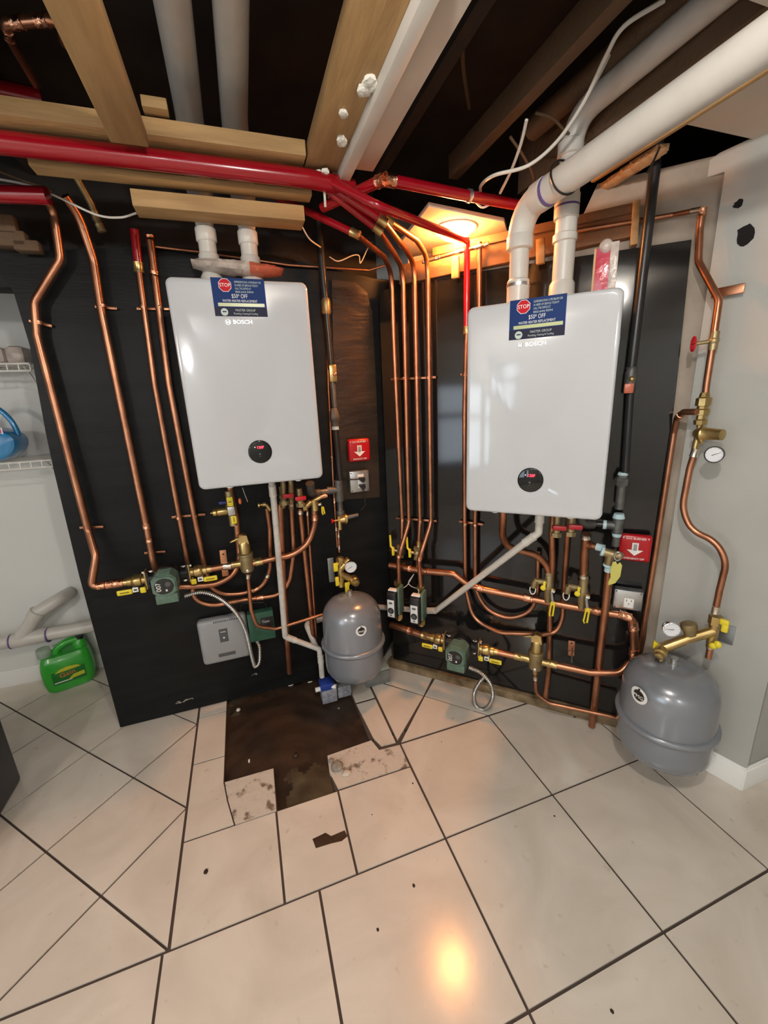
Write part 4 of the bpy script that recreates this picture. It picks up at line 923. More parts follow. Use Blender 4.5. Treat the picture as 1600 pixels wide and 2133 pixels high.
# ================================================================== GAS PIPES
def gas(label, fn, fr, top, bot, d, r): return pipe(label, [fn(*top, d), fn(*bot, d)], r, 0, mt='iron', name='gas_pipe', n=18)
ztop = 2.5
a = L(681, 640, .06); t = thing('gas_pipe', 'black iron gas pipe with fittings right of the left boiler', 'pipe', L(706, 1065, .06))
def VL(x, z, d=.06): return Vector((x, Y0-d, z))
xg = a.x
zz = lambda px, py, d=.06: L(px, py, d).z
Geo().m('iron').sweep([VL(xg-.012, 2.28), VL(xg, zz(684, 770))], [.0165, .0165], 18).build('upper_tube', t)
Geo().m('brass_dull').sweep([VL(xg-.004, zz(682, 655)), VL(xg-.004, zz(682, 650)), VL(xg-.003, zz(682, 628)), VL(xg-.003, zz(682, 622))], [.0175, .0215, .0215, .018], 18).build('coupling', t)
Geo().m('malleable').sweep([VL(xg+.0, zz(684, 790)), VL(xg+.003, zz(692, 865))], [.014, .0125], 16).build('tube', t)
xu = L(697, 870, .06).x
Geo().m('malleable').sweep([VL(xu, zz(697, 888)), VL(xu, zz(697, 882)), VL(xu, zz(697, 872)), VL(xu, zz(697, 870)), VL(xu, zz(697, 858)), VL(xu, zz(697, 850))], [.019, .019, .027, .027, .022, .015], 8).build('union', t)
Geo().m('tape').sweep([VL(xu, zz(699, 895)), VL(xu, zz(699, 888))], [.0175, .0165], 16).build('thread_tape', t)
Geo().m('iron').sweep([VL(xu, zz(699, 890)), VL(xu+.006, zz(706, 1002))], [.0145, .0145], 16).build('lower_tube', t)
xt = L(706, 1020, .06).x
Geo().m('malleable').sweep([VL(xt, zz(706, 1044)), VL(xt, zz(706, 1000))], [.0215, .0215], 18).sweep([VL(xt, zz(704, 1021)), VL(xt-.06, zz(680, 1022))], [.019, .019], 16).build('tee', t)
Geo().m('galv').sweep([VL(xt-.04, zz(690, 1022)), VL(xt-.10, zz(665, 1024), .08), VL(xt-.13, zz(655, 1024), .1)], [.0135]*3, 14).build('branch_nipple', t)
el = fillet([VL(xt-.10, zz(668, 1024), .09), VL(xt-.145, zz(650, 1024), .11), VL(xt-.15, zz(645, 1000), .14)], .035); Geo().m('malleable').sweep(el, [.0205]*len(el), 16).build('elbow', t)
Geo().m('malleable').sweep([VL(xt, zz(706, 1044)), VL(xt, zz(708, 1075))], [.0145]*2, 14).sweep([VL(xt, zz(709, 1080)), VL(xt, zz(709, 1064))], [.0205]*2, 14).build('drip_leg', t)
p = L(693, 778, .07); M = FM(FRL, p); t = thing('gas_valve', 'small brass gas valve with wooden-coloured plate on the left gas pipe', 'valve', p)
Geo(M).m('brass').box((0, 0, 0), (.034, .075, .024), .004).build('body', t); Geo(M).m('copper').lathe((.007, -.004, .012), (0, 0, 1), [(0, .009), (.008, .008), (.01, .004)], 14).build('screw', t)
# red-tipped regulator below
p = L(712, 1082, .09); M = FM(FRL, p); t = thing('backflow_valve', 'brass pressure valve with a red tip above the tank fill valve', 'valve', p)
Geo(M).m('brass').cyl((-.012, .02, 0), (-.012, -.05, 0), .0105).lathe((-.01, 0, 0), (1, 0, 0), [(0, .014), (.012, .02), (.022, .021), (.024, .026), (.034, .026), (.036, .018)], 22).m('malleable').cyl((.026, .006, 0), (.085, .012, 0), .012, .009).build('body', t)
Geo(M).m('red_plastic').lathe((-.04, 0, .008), (-1, 0, 0), [(0, .005), (.012, .012), (.014, .012)], 14).m('brass').cyl((-.01, 0, .006), (-.042, 0, .008), .0045).build('test_cock', t)
pipe('thin soldered line from the red-tipped valve down to the fill valve', [L(705, 1100, .09), L(707, 1150, .09)], .006, 0, ((.3, .02, 'solder'), (.8, .02, 'solder')))
# left fill valve assembly
p = L(712, 1185, .12); M = FM(FRL, p); t = thing('fill_valve', 'brass boiler fill valve with yellow handles above the left tank', 'valve', p+Vector((0, 0, -.06)))
Geo(M).m('brass').cyl((-.008, -.095, 0), (-.006, .065, 0), .015).hexn((-.006, .03, 0), (-.006, .06, 0), .02).lathe((-.004, .004, 0), (.75, .66, 0), [(0, .018), (.03, .018), (.035, .022), (.06, .020), (.064, .014)], 18).cyl((-.004, -.03, 0), (.06, -.075, .0), .018).lathe((.055, -.068, -.005), (.1, -.1, 1), [(0, .024), (.03, .024), (.036, .019), (.05, .017), (.052, .010)], 22).build('body', t)
Geo(M).m('galv').box((-.05, -.005, -.02), (.03, .13, .003), .001).build('mounting_plate', t)
for (x, y, w_, h_), nm in (((-.035, .025, .022, .045), 'upper'), ((-.033, -.052, .018, .048), 'middle'), ((.015, -.092, .022, .05), 'lower')):
    Geo(M).m('yellow').box((x, y, .024), (w_, h_, .012), .004).box((x+w_*.45, y+(h_*.28 if nm != 'middle' else -h_*.3), .018), (w_*.6, h_*.35, .014), .004).build(nm+'_handle', t)
Geo(M).m('black_plastic').sweep([(.062, -.085, .035), (.055, -.12, .03)], [.006, .004], 8).build('purge_lever', t)
gauge(FM(FRL, L(731, 1181, .18)), 'round pressure gauge on the fill valve above the left tank', .0295, 'chrome', ang=205)

# gas pipe right
t = thing('gas_pipe', 'black iron gas pipe with taped fittings right of the right boiler', 'pipe', R(1290, 1120, .06))
top = R(1352, 480, .06); b0 = R(1315, 770, .06); xx = b0
def V2(p0, z): return Vector((p0.x, p0.y, z))
Geo().m('iron').sweep([V2(R(1350, 500, .06), 2.5), V2(b0, b0.z)], [.0165]*2, 18).build('upper_tube', t)
b1 = R(1302, 985, .06); Geo().m('iron').sweep([R(1313, 815, .06), b1], [.0135]*2, 16).build('tube', t)
u = R(1296, 1002, .06)
Geo().m('malleable').sweep([V2(u, u.z-.022), V2(u, u.z-.016), V2(u, u.z-.015), V2(u, u.z+.012), V2(u, u.z+.013), V2(u, u.z+.026)], [.019, .019, .026, .026, .021, .018], 8).sweep([V2(u, u.z-.02), R(1290, 1060, .06)], [.0165]*2, 14).build('union', t)
tt = R(1287, 1095, .06)
Geo().m('malleable').sweep([V2(tt, tt.z+.035), V2(tt, tt.z-.03)], [.021]*2, 18).sweep([V2(tt, tt.z), tt-FRR[0]*.045], [.018]*2, 16).build('tee', t)
for A_, B_, R_ in ((V2(tt, tt.z+.032), V2(tt, tt.z+.05), [.0225, .0175]), (V2(tt, tt.z-.045), V2(tt, tt.z-.03), [.016, .019]), (tt-FRR[0]*.04, tt-FRR[0]*.052, [.0185]*2), (V2(u, u.z+.024), V2(u, u.z+.034), [.0185, .0155])):
    Geo().m('tape').sweep([A_, B_], R_, 16).build('thread_tape', t)
Geo().m('malleable').sweep([V2(tt, tt.z-.04), V2(tt, tt.z-.085)], [.0145]*2, 14).build('drip_leg', t)
Geo().m('iron').sweep([tt-FRR[0]*.045, tt-FRR[0]*.10], [.0125]*2, 14).build('branch_nipple', t)
q = tt-FRR[0]*.1; el = fillet([q+FRR[0]*.015, q-FRR[0]*.03+FRR[2]*.02, q-FRR[0]*.035+FRR[2]*.03+Vector((0, 0, .05))], .03); Geo().m('malleable').sweep(el, [.0205]*len(el), 16).build('elbow', t)
p = R(1314, 792, .075); M = FM(FRR, p); t = thing('gas_valve', 'brass gas valve with red tag on the right gas pipe', 'valve', p)
Geo(M).m('malleable').lathe((0, -.045, -.01), (0, 1, 0), [(0, .014), (.01, .02), (.07, .02), (.08, .017), (.09, .02)], 16).build('body', t)
Geo(M).m('brass').sphere((.002, .004, .012), .010).build('stem', t); Geo(M).m('bag_red').box((-.004, -.028, .012), (.03, .034, .006), .003).build('handle', t)

# ================================================================== BOXES, PLATES, OUTLETS
def redplate(M, label, sz=.112):
    t = thing('switch_plate', label, 'switch', M @ Vector((0, -sz/2, 0)))
    Geo(M).m('red_plate').box((0, 0, -.015), (sz, sz, .03), .012, 3).build('plate', t)
    z = .0008; a_ = Geo(M).m('white').prism([(-.011, .024), (.011, .024), (.011, -.006), (.028, -.006), (0, -.03), (-.028, -.006), (-.011, -.006)], -.0005, z); a_.build('arrow_mark', t, smooth=False)
    Geo(M).m('grey_box').box((0, .006, .002), (.012, .026, .006), .001).build('toggle', t)
    text('GAS BURNER', TM(M, 0, sz*.37, z), sz*.11, 'white', 'lettering', t, width=sz*.62); text('EMERGENCY OFF', TM(M, 0, -sz*.38, z), sz*.10, 'white', 'lettering', t, width=sz*.62)
    for x in (-.043, .043): Geo(M).m('chrome').sphere((x*sz/.112, .043*sz/.112, 0), .003, (1, 1, .5), 1).build('screw', t)
    return t
redplate(FM(FRL, L(749, 938, .05)), 'red burner switch plate with white arrow between the boilers', .112)
redplate(FM(FRR, R(1323, 1143, .05)), 'red burner switch plate with white arrow near the right-hand wall', .112)
def outletbox(M, label, W, H, pl_=False):
    t = thing('outlet_box', label, 'outlet', M @ Vector((0, -H/2, 0)))
    Geo(M).m('galv').box((0, 0, -.02), (W, H, .04), .006).build('metal_box', t)
    Geo(M).m('steel').box((0, 0, .001), (W*.96, H*.96, .003), .001).build('cover', t)
    for x in (-1, 1):
        for y in (-1, 1): Geo(M).m('malleable').sphere((x*W*.42, y*H*.42, .003), .004, (1, 1, .5), 1).build('screw', t)
    if pl_:
        Geo(M).m('white').box((.006, .002, .003), (.032, .07, .005), .002).build('receptacle', t)
        for y in (.014, -.022):
            Geo(M).m('black_plastic').prism([(-.008, y+.01), (.022, y+.01), (.024, y-.004), (.014, y-.018), (.004, y-.012), (-.008, y)], .005, .028).build('plug', t)
        c = catmull([(M @ Vector(q)) for q in ((-.006, .016, .02), (-.04, .017, .018), (-.075, .02, .0), (-.09, .03, -.02))], 6); Geo().m('cable_black').sweep(c, [.003]*len(c), 8).build('cord', t)
        c = catmull([(M @ Vector(q)) for q in ((.014, -.035, .018), (.016, -.07, .012), (.02, -.12, .01), (-.005, -.15, .0))], 6); Geo().m('cable_black').sweep(c, [.003]*len(c), 8).build('cord', t)
    else:
        Geo(M).m('white').box((.004, -.012, .003), (.036, .042, .005), .003).m('black_plastic').box((-.005, .0, .006), (.0025, .009, .001)).box((.012, 0, .006), (.0025, .007, .001)).sphere((.004, -.014, .0058), .0028, (1, 1, .4), 1).build('receptacle', t)
    return t
outletbox(FM(FRL, L(749, 1003, .05)), 'grey steel outlet box with two black plugs under the red plate', .10, .108, True)
outletbox(FM(FRR, R(1308, 1250, .05)), 'grey steel outlet box with a white socket under the right red plate', .105, .085)
# grey controller
p = L(468, 1333, .05); M = FM(FRL, p); t = thing('controller_box', 'pale grey rounded controller box low on the left board', 'controller', p+Vector((0, 0, -.12)))
Geo(M).m('grey_box').box((0, 0, -.02), (.226, .24, .055), .02, 4).build('case', t)
Geo(M).m('grey_dark').box((.0, .03, .007), (.04, .072, .003), .0014).box((.0, .03, .0075), (.034, .064, .003)).build('logo_plate', t)
Geo(M).m('grey_dark').box((.002, -.075, .007), (.08, .019, .003), .0014).build('button_bar', t)
q = Geo(M).m('hole')
for k in range(14): q.box((-.035+k*.008, .107, .0075), (.003, .009, .001))
q.build('vent_slots', t); Geo(M).m('white_ink').box((0, .05, .0095), (.024, .003, .0006)).box((0, .018, .0095), (.008, .008, .0006)).build('printed_mark', t)
# green relay box
p = L(545, 1303, .05); M = FM(FRL, p); t = thing('relay_box', 'dark green relay box behind the thin bent copper line', 'relay', p+Vector((0, 0, -.08)))
Geo(M).m('box_green').box((0, 0, -.012), (.125, .155, .045), .003).build('case', t)
Geo(M).m('black_plastic').box((.028, .02, .012), (.062, .055, .004), .002).build('window_plate', t); text('Taco', TM(M, .022, .026, .0148), .017, 'white_ink', 'lettering', t, width=.036)
Geo(M).m('steel').cyl((-.03, -.09, 0), (-.03, -.075, 0), .010).build('connector', t)
cable('black cable looping over the green relay box', [L(555, 1270, .09), L(553, 1258, .09), L(540, 1255, .09), L(505, 1258, .07), L(500, 1275, .06)], .002, 'cable_black')
# armoured cables
def conduit(label, pts, r=.0078, amp=.0019, pitch=.0085, name='armoured_cable'):
    c = catmull(pts, 14); n = int(plen(c)/pitch*4); P = [along(c, i/(n-1))[0] for i in range(n)]
    g = Geo().m('chrome_conduit'); g.sweep(P, [r+amp*(1 if (i % 4) in (1, 2) else -1) for i in range(n)], 10); return tag(g.build(name, None, origin=pts[0], angle=80), label, 'cable')
conduit('ribbed metal cable arching from the left pump to the green box', [L(384, 1242, .2), L(420, 1234, .19), L(455, 1245, .18), L(490, 1275, .16), L(512, 1315, .13), L(524, 1365, .09), L(531, 1388, .07), L(540, 1380, .07), L(541, 1352, .06), L(538, 1340, .05)])
q = R(977, 1390, .19)
conduit('ribbed metal cable looped on the floor below the lower pump', [q, R(1002, 1402, .2), R(1022, 1425, .2), R(1026, 1455, .21), Z(1010, 1477, .012), Z(992, 1470, .012), R(988, 1445, .17), R(997, 1425, .16), R(1010, 1408, .15)])

# ================================================================== PVC DRAINS
p0 = L(566, 1012, .2)
pipe('white plastic drain dropping from the left boiler to the condensate box', [L(567, 1012, .24), L(572, 1060, .22), L(594, 1326, .14), L(665, 1352, .16), L(668, 1372, .16), L(671, 1410, .16)], .0135, .012, ((.06, .05, 'pvc'), (.73, .045, 'pvc_dirty'), (.91, .04, 'pvc')), mt='pvc_dirty', name='drain_pipe', cname='elbow')
pipe('white plastic drain slanting from the right boiler to the tank side', [R(1124, 1083, .26), R(1122, 1110, .25), R(1100, 1126, .24), R(908, 1272, .03), R(885, 1272, .022), L(785, 1264, .025), L(668, 1290, .022), L(638, 1300, .03), L(660, 1352, .12)], .0145, .015, ((.02, .06, 'pvc'), (.09, .05, 'pvc'), (.515, .05, 'pvc')), mt='pvc', name='drain_pipe', cname='elbow')
# condensate boxes
p = Z(685, 1420, -.01); p.z = 0
b = L(682, 1405, .17)
t = thing('condensate_pump', 'blue and white condensate box the left drain runs into', 'pump', Vector((b.x, b.y, 0)))
M = FM(FRL, Vector((b.x, b.y, -.018)), 0)
Geo(M).m('box_print').box((-.003, .05, 0), (.078, .075, .075), .003).build('tank', t); Geo(M).m('box_blue').box((-.01, .105, 0), (.07, .036, .07), .006).build('lid', t)
Geo(M).m('white').cyl((-.04, .09, .01), (-.07, .09, .01), .012).cyl((.015, .1, .025), (.035, .1, .035), .012).build('spout', t)
t = thing('carton', 'small white printed carton beside the condensate box', 'box', Vector((b.x+.08, b.y+.0, 0)))
M = FM(FRL, Vector((b.x+.077, b.y+.006, -.018))); Geo(M).m('box_print').box((0, .05, 0), (.07, .065, .07), .002).build('carton_body', t)
p = L(790, 1365, .12); t = thing('junction_tray', 'grey metal tray on the floor behind the left tank', 'tray', Vector((p.x, p.y, 0)))
M = FM(FRL, Vector((p.x-.03, p.y, 0))); Geo(M).m('box_grey').box((0, .04, 0), (.14, .08, .12), .006).build('tray_body', t); Geo(M).m('jug_clear').box((0, .09, 0), (.135, .02, .115), .005).build('clear_lid', t)

# ================================================================== EXPANSION TANKS
def tank(c, r, z0, z1, label, stp, up_port):
    H = z1-z0; t = thing('expansion_tank', label, 'tank', Vector((c.x, c.y, z0))); o = (c.x, c.y, z0)
    prof = [(0, r*.25), (.003, r*.45), (.012, r*.72), (.03, r*.9), (.055, r*.985), (.08, r), (H*.43, r)]
    prof += [(H-h, rr*r) for h, rr in ((.12, 1.0), (.10, .985), (.075, .94), (.05, .84), (.03, .7), (.014, .5), (.004, .25), (0, .12))] if False else []
    prof += [(H*.44, r), (H*.72, r*.985), (H*.80, r*.955), (H*.87, r*.88), (H*.925, r*.75), (H*.962, r*.58), (H*.985, r*.38), (H*.997, r*.16), (H, .02)]
    Geo().m('tank_grey').lathe(o, (0, 0, 1), prof, 64).build('shell', t, angle=60)
    zr = z0+H*.44
    ring = [(r-.002, zr-.014), (r+.008, zr-.013), (r+.0125, zr-.006), (r+.0125, zr+.004), (r+.008, zr+.010), (r+.002, zr+.012)]
    Geo().m('tank_grey').lathe((c.x, c.y, 0), (0, 0, 1), [(z, rr) for rr, z in ring], 64).build('rim_band', t, angle=60)
    Geo().m('steel').lathe((c.x, c.y, z1-.004), (0, 0, 1), [(0, .018), (.01, .018), (.012, .012), (.03, .012)], 18).build('nozzle', t)
    # sticker on the shell
    ang, zs = stp; n = Vector((math.cos(ang), math.sin(ang), 0)); ex = Vector((-n.y, n.x, 0))
    rs = .0265 if r < .155 else .032; q = Geo().m('white'); ctr = []
    def sp(u, v, off): a_ = ang+u/r; return Vector((c.x+(r+off)*math.cos(a_), c.y+(r+off)*math.sin(a_), zs+v))
    def disc(q, rad, off, seg=28):
        cv = q.bm.verts.new(sp(0, 0, off)); rg = [q.bm.verts.new(sp(rad*math.cos(6.2832*k/seg), rad*math.sin(6.2832*k/seg), off)) for k in range(seg)]
        for k in range(seg): q.face([cv, rg[k], rg[(k+1) % seg]])
    disc(q, rs, .001); so = q.build('round_sticker', t)
    q = Geo().m('black_plastic'); disc(q, rs*.66, .0016)
    for k in range(1): q.bm.faces.ensure_lookup_table()
    q.sphere(sp(0, rs*.78, .0016), rs*.14, sub=1); q.build('emblem', so)
    Mx = FM((ex, Vector((0, 0, 1)), n), sp(0, -rs*.12, .003)); text('PMG', Mx, rs*.62, 'white', 'lettering', so, width=rs*1.15)
    return t
cL = L(736, 1330, .215)
azL = math.atan2(-cL.y, -cL.x)
pst = L(748, 1307, .33)
tank(cL, .148, .142, .582, 'small grey expansion tank with round sticker between the boilers', (math.atan2(pst.y-cL.y, pst.x-cL.x), pst.z), True)
cT = Vector((1.40, .91, 0))
pst = hit(1318, 1453, Vector((.80, .60, 0)), Vector((.80, .60, 0)).dot(cT)-.15)
tank(cT, .157, .112, .51, 'large grey expansion tank against the right-hand wall', (math.atan2(pst.y-cT.y, pst.x-cT.x), pst.z), True)

# ================================================================== RIGHT-HAND WALL PIPING
gd = .09
pipe('copper riser at the top of the right-hand wall with an offset bend', [G(1463, 438, .05), G(1458, 475, .05), G(1455, 545, .06), G(1498, 625, .08), G(1487, 700, gd)], .0108, .05, ((.015, .025), ))
t = thing('gate_valve', 'small gate valve with dark red wheel on the right-hand wall', 'valve', G(1480, 712, gd)); M = FM(FRG, G(1487, 710, gd))
Geo(M).m('brass_dull').cyl((0, -.028, 0), (0, .028, 0), .013).sphere((0, 0, 0), .016).cyl((0, 0, 0), (-.045, -.005, .03), .006).build('body', t)
wh = Geo(M @ Matrix.Translation((-.045, -.005, .03)) @ Matrix.Rotation(math.radians(-50), 4, 'Y')); wh.m('red_plastic'); wh.sweep([(.016*math.cos(k*.5236), .022*math.sin(k*.5236), 0) for k in range(13)], [.003]*13, 8); wh.box((0, 0, 0), (.03, .004, .003)); wh.box((0, 0, 0), (.004, .042, .003)); wh.build('wheel', t)
pipe('short copper pipe below the small gate valve', [G(1483, 728, gd), G(1472, 800, gd), G(1469, 828, gd)], .0105, .02)
p = G(1464, 850, gd); M = FM(FRG, p); t = thing('backflow_preventer', 'brass backflow preventer on the right-hand wall', 'valve', p+Vector((0, 0, -.06)))
Geo(M).m('brass').lathe((.0, -.068, 0), (0, 1, 0), [(0, .008), (.012, .010), (.014, .019), (.028, .021), (.032, .015), (.044, .014), (.046, .022), (.062, .023), (.066, .017), (.074, .016), (.076, .023), (.1, .023), (.104, .016), (.118, .013)], 8).build('body', t)
Geo(M).m('solder').cyl((-.01, -.012, 0), (-.034, -.008, 0), .008).build('side_port', t)
p = G(1455, 905, gd); M = FM(FRG, p); t = thing('pressure_regulator', 'bell-shaped brass pressure regulator on the right-hand wall', 'regulator', p)
Geo(M).m('brass').sphere((0, .004, 0), .018).cyl((0, .004, 0), (0, .034, 0), .008).cyl((0, 0, 0), (-.004, -.05, 0), .0105).cyl((.004, -.012, .01), (.02, -.026, .018), .006).build('body', t)
Geo(M).m('brass').lathe((.002, .004, .004), (.96, .0, .28), [(0, .019), (.012, .024), (.016, .0245), (.02, .021), (.05, .019), (.075, .0175)], 24).build('bell', t)
gauge(FM((Vector((.35, -.94, 0)).normalized(), Vector((0, 0, 1)), Vector((-.94, -.35, 0)).normalized()), G(1488, 947, gd+.04)), 'black-rimmed gauge hanging on the right-hand wall', .027, 'black_plastic', ang=25)
pipe('S-bent copper pipe on the right-hand wall down to the fill valve', [G(1450, 935, gd), G(1437, 975, gd), G(1421, 1060, gd), G(1440, 1105, gd), G(1492, 1128, gd), G(1514, 1170, gd), G(1499, 1230, gd), G(1490, 1275, gd)], .0108, .2, ((.985, .03, 'solder'), (.02, .03, 'solder')))
# large fill assembly
pB = G(1487, 1310, gd); t = thing('fill_valve', 'long brass purge manifold with yellow handles above the large tank', 'valve', pB+Vector((0, 0, -.07)))
pA = Vector((cT.x-.005, cT.y+.055, .545)); 
pA = hit(1380, 1350, NG, GC-.2)
Geo().m('brass').sweep([pB+Vector((0, 0, .05)), pB+Vector((0, 0, -.075))], [.0175, .0145], 18).sweep([pB+Vector((0, 0, .052)), pB+Vector((0, 0, .02))], [.021]*2, 6).build('upright_body', t)
Geo().m('brass').sweep([pB+Vector((0, 0, -.008)), pB.lerp(pA, .5), pA], [.019, .017, .02], 18).build('cross_body', t)
pc = pB.lerp(pA, .45); dB = (pc-CAM).normalized()
Geo().m('brass_dull').lathe(pc+Vector((0, 0, .01)), (-.12, .25, .96), [(0, .018), (.02, .022), (.026, .026), (.045, .026), (.05, .018)], 22).build('relief_bell', t)
pe = pA+(pA-pB).normalized()*.015
Geo().m('brass').lathe(pA, (-.75, -.35, -.3), [(0, .019), (.018, .022), (.03, .022), (.033, .015), (.045, .014), (.048, .007)], 18).sweep([pA, pA+Vector((.0, 0, -.05))], [.015, .013], 16).build('purge_port', t)
Geo().m('black_plastic').sweep([pA+Vector((-.03, -.01, -.02)), pA+Vector((-.035, -.012, -.04))], [.008, .005], 8).build('cap', t)
Mg = FM(FRG, G(1508, 1303, gd+.02)); Geo(Mg).m('yellow').box((0, .012, 0), (.028, .022, .014), .006, 3).box((.004, -.008, 0), (.02, .032, .013), .005, 3).build('upper_handle', t)
Mg = FM(FRG, G(1490, 1345, gd+.02)); Geo(Mg).m('yellow').sphere((-.006, -.004, 0), .0125, (1, 1, .6)).sphere((.006, .008, 0), .0125, (1, 1.1, .6)).build('lower_handle', t)
Mg = FM(FRR, hit(1366, 1343, NG, GC-.2)); Geo(Mg).m('yellow').prism([(-.008, .016), (.014, .004), (.004, -.008), (-.008, -.014)], -.006, .006).build('purge_handle', t)
Geo().m('copper').sweep([pB+Vector((0, 0, -.07)), pB+Vector((.0, .0, -.12))], [.0105, .0105], 14).m('solder').sweep([pB+Vector((0, 0, -.078)), pB+Vector((0, 0, -.07))], [.0135]*2, 14).build('outlet_tail', t)
gauge(FM(((Vector((.78, -.62, 0))).normalized(), Vector((0, 0, 1)), Vector((-.62, -.78, 0)).normalized()), hit(1399, 1311, NG, GC-.21)), 'chrome-rimmed gauge beside the large tank valve', .028, 'chrome', ang=185)
Mg = FM(FRG, G(1512, 1320, .003)); Geo(Mg).m('galv').box((0, 0, 0), (.05, .075, .004), .001); g = Geo(Mg).m('galv').box((0, 0, 0), (.05, .075, .004), .001); tag(g.build('mounting_plate', None, origin=G(1512, 1320, 0)), 'grey steel mounting plate on the wall behind the purge manifold', 'plate')

# ================================================================== LEFT BACKGROUND: shelves, jug, drain line, appliance
YBk = 2.64
def B(px, py, y): return hit(px, py, NL, y)
def shelf(label, pxr, y_front, name='wire_shelf'):
    e = B(*pxr, y_front); t = thing(name, label, 'shelf', e); x1 = e.x; x0 = x1-.9; z = e.z
    g = Geo().m('wire_white')
    for zz_ in (z, z-.03): g.sweep([(x0, y_front, zz_), (x1, y_front, zz_)], [.0048]*2, 8)
    k = 0; x = x1
    while x > x0: g.sweep([(x, y_front, z), (x, y_front, z-.03)], [.0034]*2, 6); x -= .042
    g.build('front_rail', t)
    g = Geo().m('wire_white'); x = x1
    while x > x0: g.sweep([(x, y_front, z+.003), (x, YBk-.005, z+.003)], [.0015]*2, 5); x -= .021
    for y in (y_front+.1, y_front+.2, YBk-.01): g.sweep([(x0, y, z), (x1, y, z)], [.0028]*2, 6)
    g.build('deck_wires', t)
    g = Geo().m('wire_white').sweep([(x1-.03, y_front+.02, z-.005), (x1-.03, YBk-.006, z-.24)], [.005]*2, 8); g.build('brace', t); return x1, z
x1, zA = shelf('white wire shelf at the left edge, upper one, carrying wrapped goods', (61, 757), 2.34)
x2, zB = shelf('white wire shelf at the left edge, lower one, carrying the blue tub', (108, 958), 2.34)
# blue tub with handle
c = B(-20, 905, 2.42); zb_ = zB+.004; t = thing('detergent_tub', 'blue tub with arched handle on the lower wire shelf', 'tub', Vector((c.x, 2.42, zb_)))
M = FM(FRL, Vector((c.x, 2.42, zb_)))
arc = [(.115*math.cos(a_)*(1 if math.sin(a_) > 0 else .96), .125+.15*math.sin(a_)*(1 if math.sin(a_) > 0 else .8)) for a_ in [6.2832*k/40 for k in range(40)]]
g = Geo(M).m('blue_tub'); pv = None
for zt, k in ((-.075, .8), (-.068, .93), (-.05, 1), (.05, 1), (.068, .93), (.075, .8)):
    rg = [g.v((.118*k*math.cos(q), .09+.088*k*math.sin(q)*(1 if math.sin(q) < 0 else .75), zt)) for q in [6.2832*h/36 for h in range(36)]]
    if pv:
        for h in range(36): g.face([pv[h], pv[(h+1) % 36], rg[(h+1) % 36], rg[h]])
    else: g.face(rg[::-1])
    pv = rg
g.face(pv); g.build('tub_body', t)
Geo(M).m('blue_tub').sweep([(.105*math.cos(a_), .11+.15*math.sin(a_), 0) for a_ in [math.pi*k/20 for k in range(21)]], [.012]*21, 12).build('handle', t)
Geo(M).m('white').box((.03, .13, .071), (.1, .05, .002), .0006).m('pink').box((.035, .142, .0725), (.08, .02, .002), .0006).build('front_label', t)
# wrapped goods on top shelf
random.seed(9); c = B(20, 738, 2.45); g = Geo(FM(FRL, Vector((c.x-.12, 2.47, zA+.005))))
g.m('plastic_bag'); 
for k in range(5): g.box((-.12+.07*k, .035, random.uniform(-.02, .02)), (.075, .07+.02*random.random(), .16), .02, 2)
tag(g.build('wrapped_goods', None, origin=(c.x-.12, 2.47, zA+.005)), 'clear plastic wrapped goods on the upper wire shelf', 'goods')
# a folding chair frame leaning behind (its curved arm shows through)
# drain line along the back wall with a wye
yD = 2.50
t = thing('drain_line', 'thick white drain pipe with a branching wye along the back wall', 'pipe', B(100, 1330, yD))
z_d = B(150, 1310, yD).z; xa = B(85, 1300, yD).x
M = I4
Geo().m('pvc').sweep([(-2.58, yD, z_d-.02), (.4, yD, z_d+.01)], [.034]*2, 22).build('main_run', t)
xw = B(22, 1340, yD).x; xe = B(98, 1315, yD).x
Geo().m('pvc').sweep([(xw, yD, z_d-.01), (xw+.01, yD, z_d-.01), (xe-.01, yD, z_d-.005), (xe, yD, z_d-.005)], [.035, .0395, .0395, .035], 22).build('wye_body', t)
p1 = B(40, 1320, yD); p1.z = z_d; p2 = B(78, 1276, yD); p3 = B(120, 1250, yD+.02)
p4 = Vector((p3.x+.02, YBk-.01, p3.z-.01))
fp = fillet([p1, p2, p3, p4], .05); Geo().m('pvc').sweep(fp, [.034]*len(fp), 22).build('branch', t)
d_ = (p2-p1).normalized(); Geo().m('pvc').sweep([p2-d_*.035, p2-d_*.03, p2+d_*.01, p2+d_*.012], [.034, .040, .040, .036], 22).build('coupling', t)
for q0, q1 in (((xw+.004), (xw+.012)), ((xe-.002), (xe+.005))): Geo().m('primer').sweep([(q0, yD, z_d-.01), (q1, yD, z_d-.01)], [.0400]*2, 22).build('primer_ring', t)
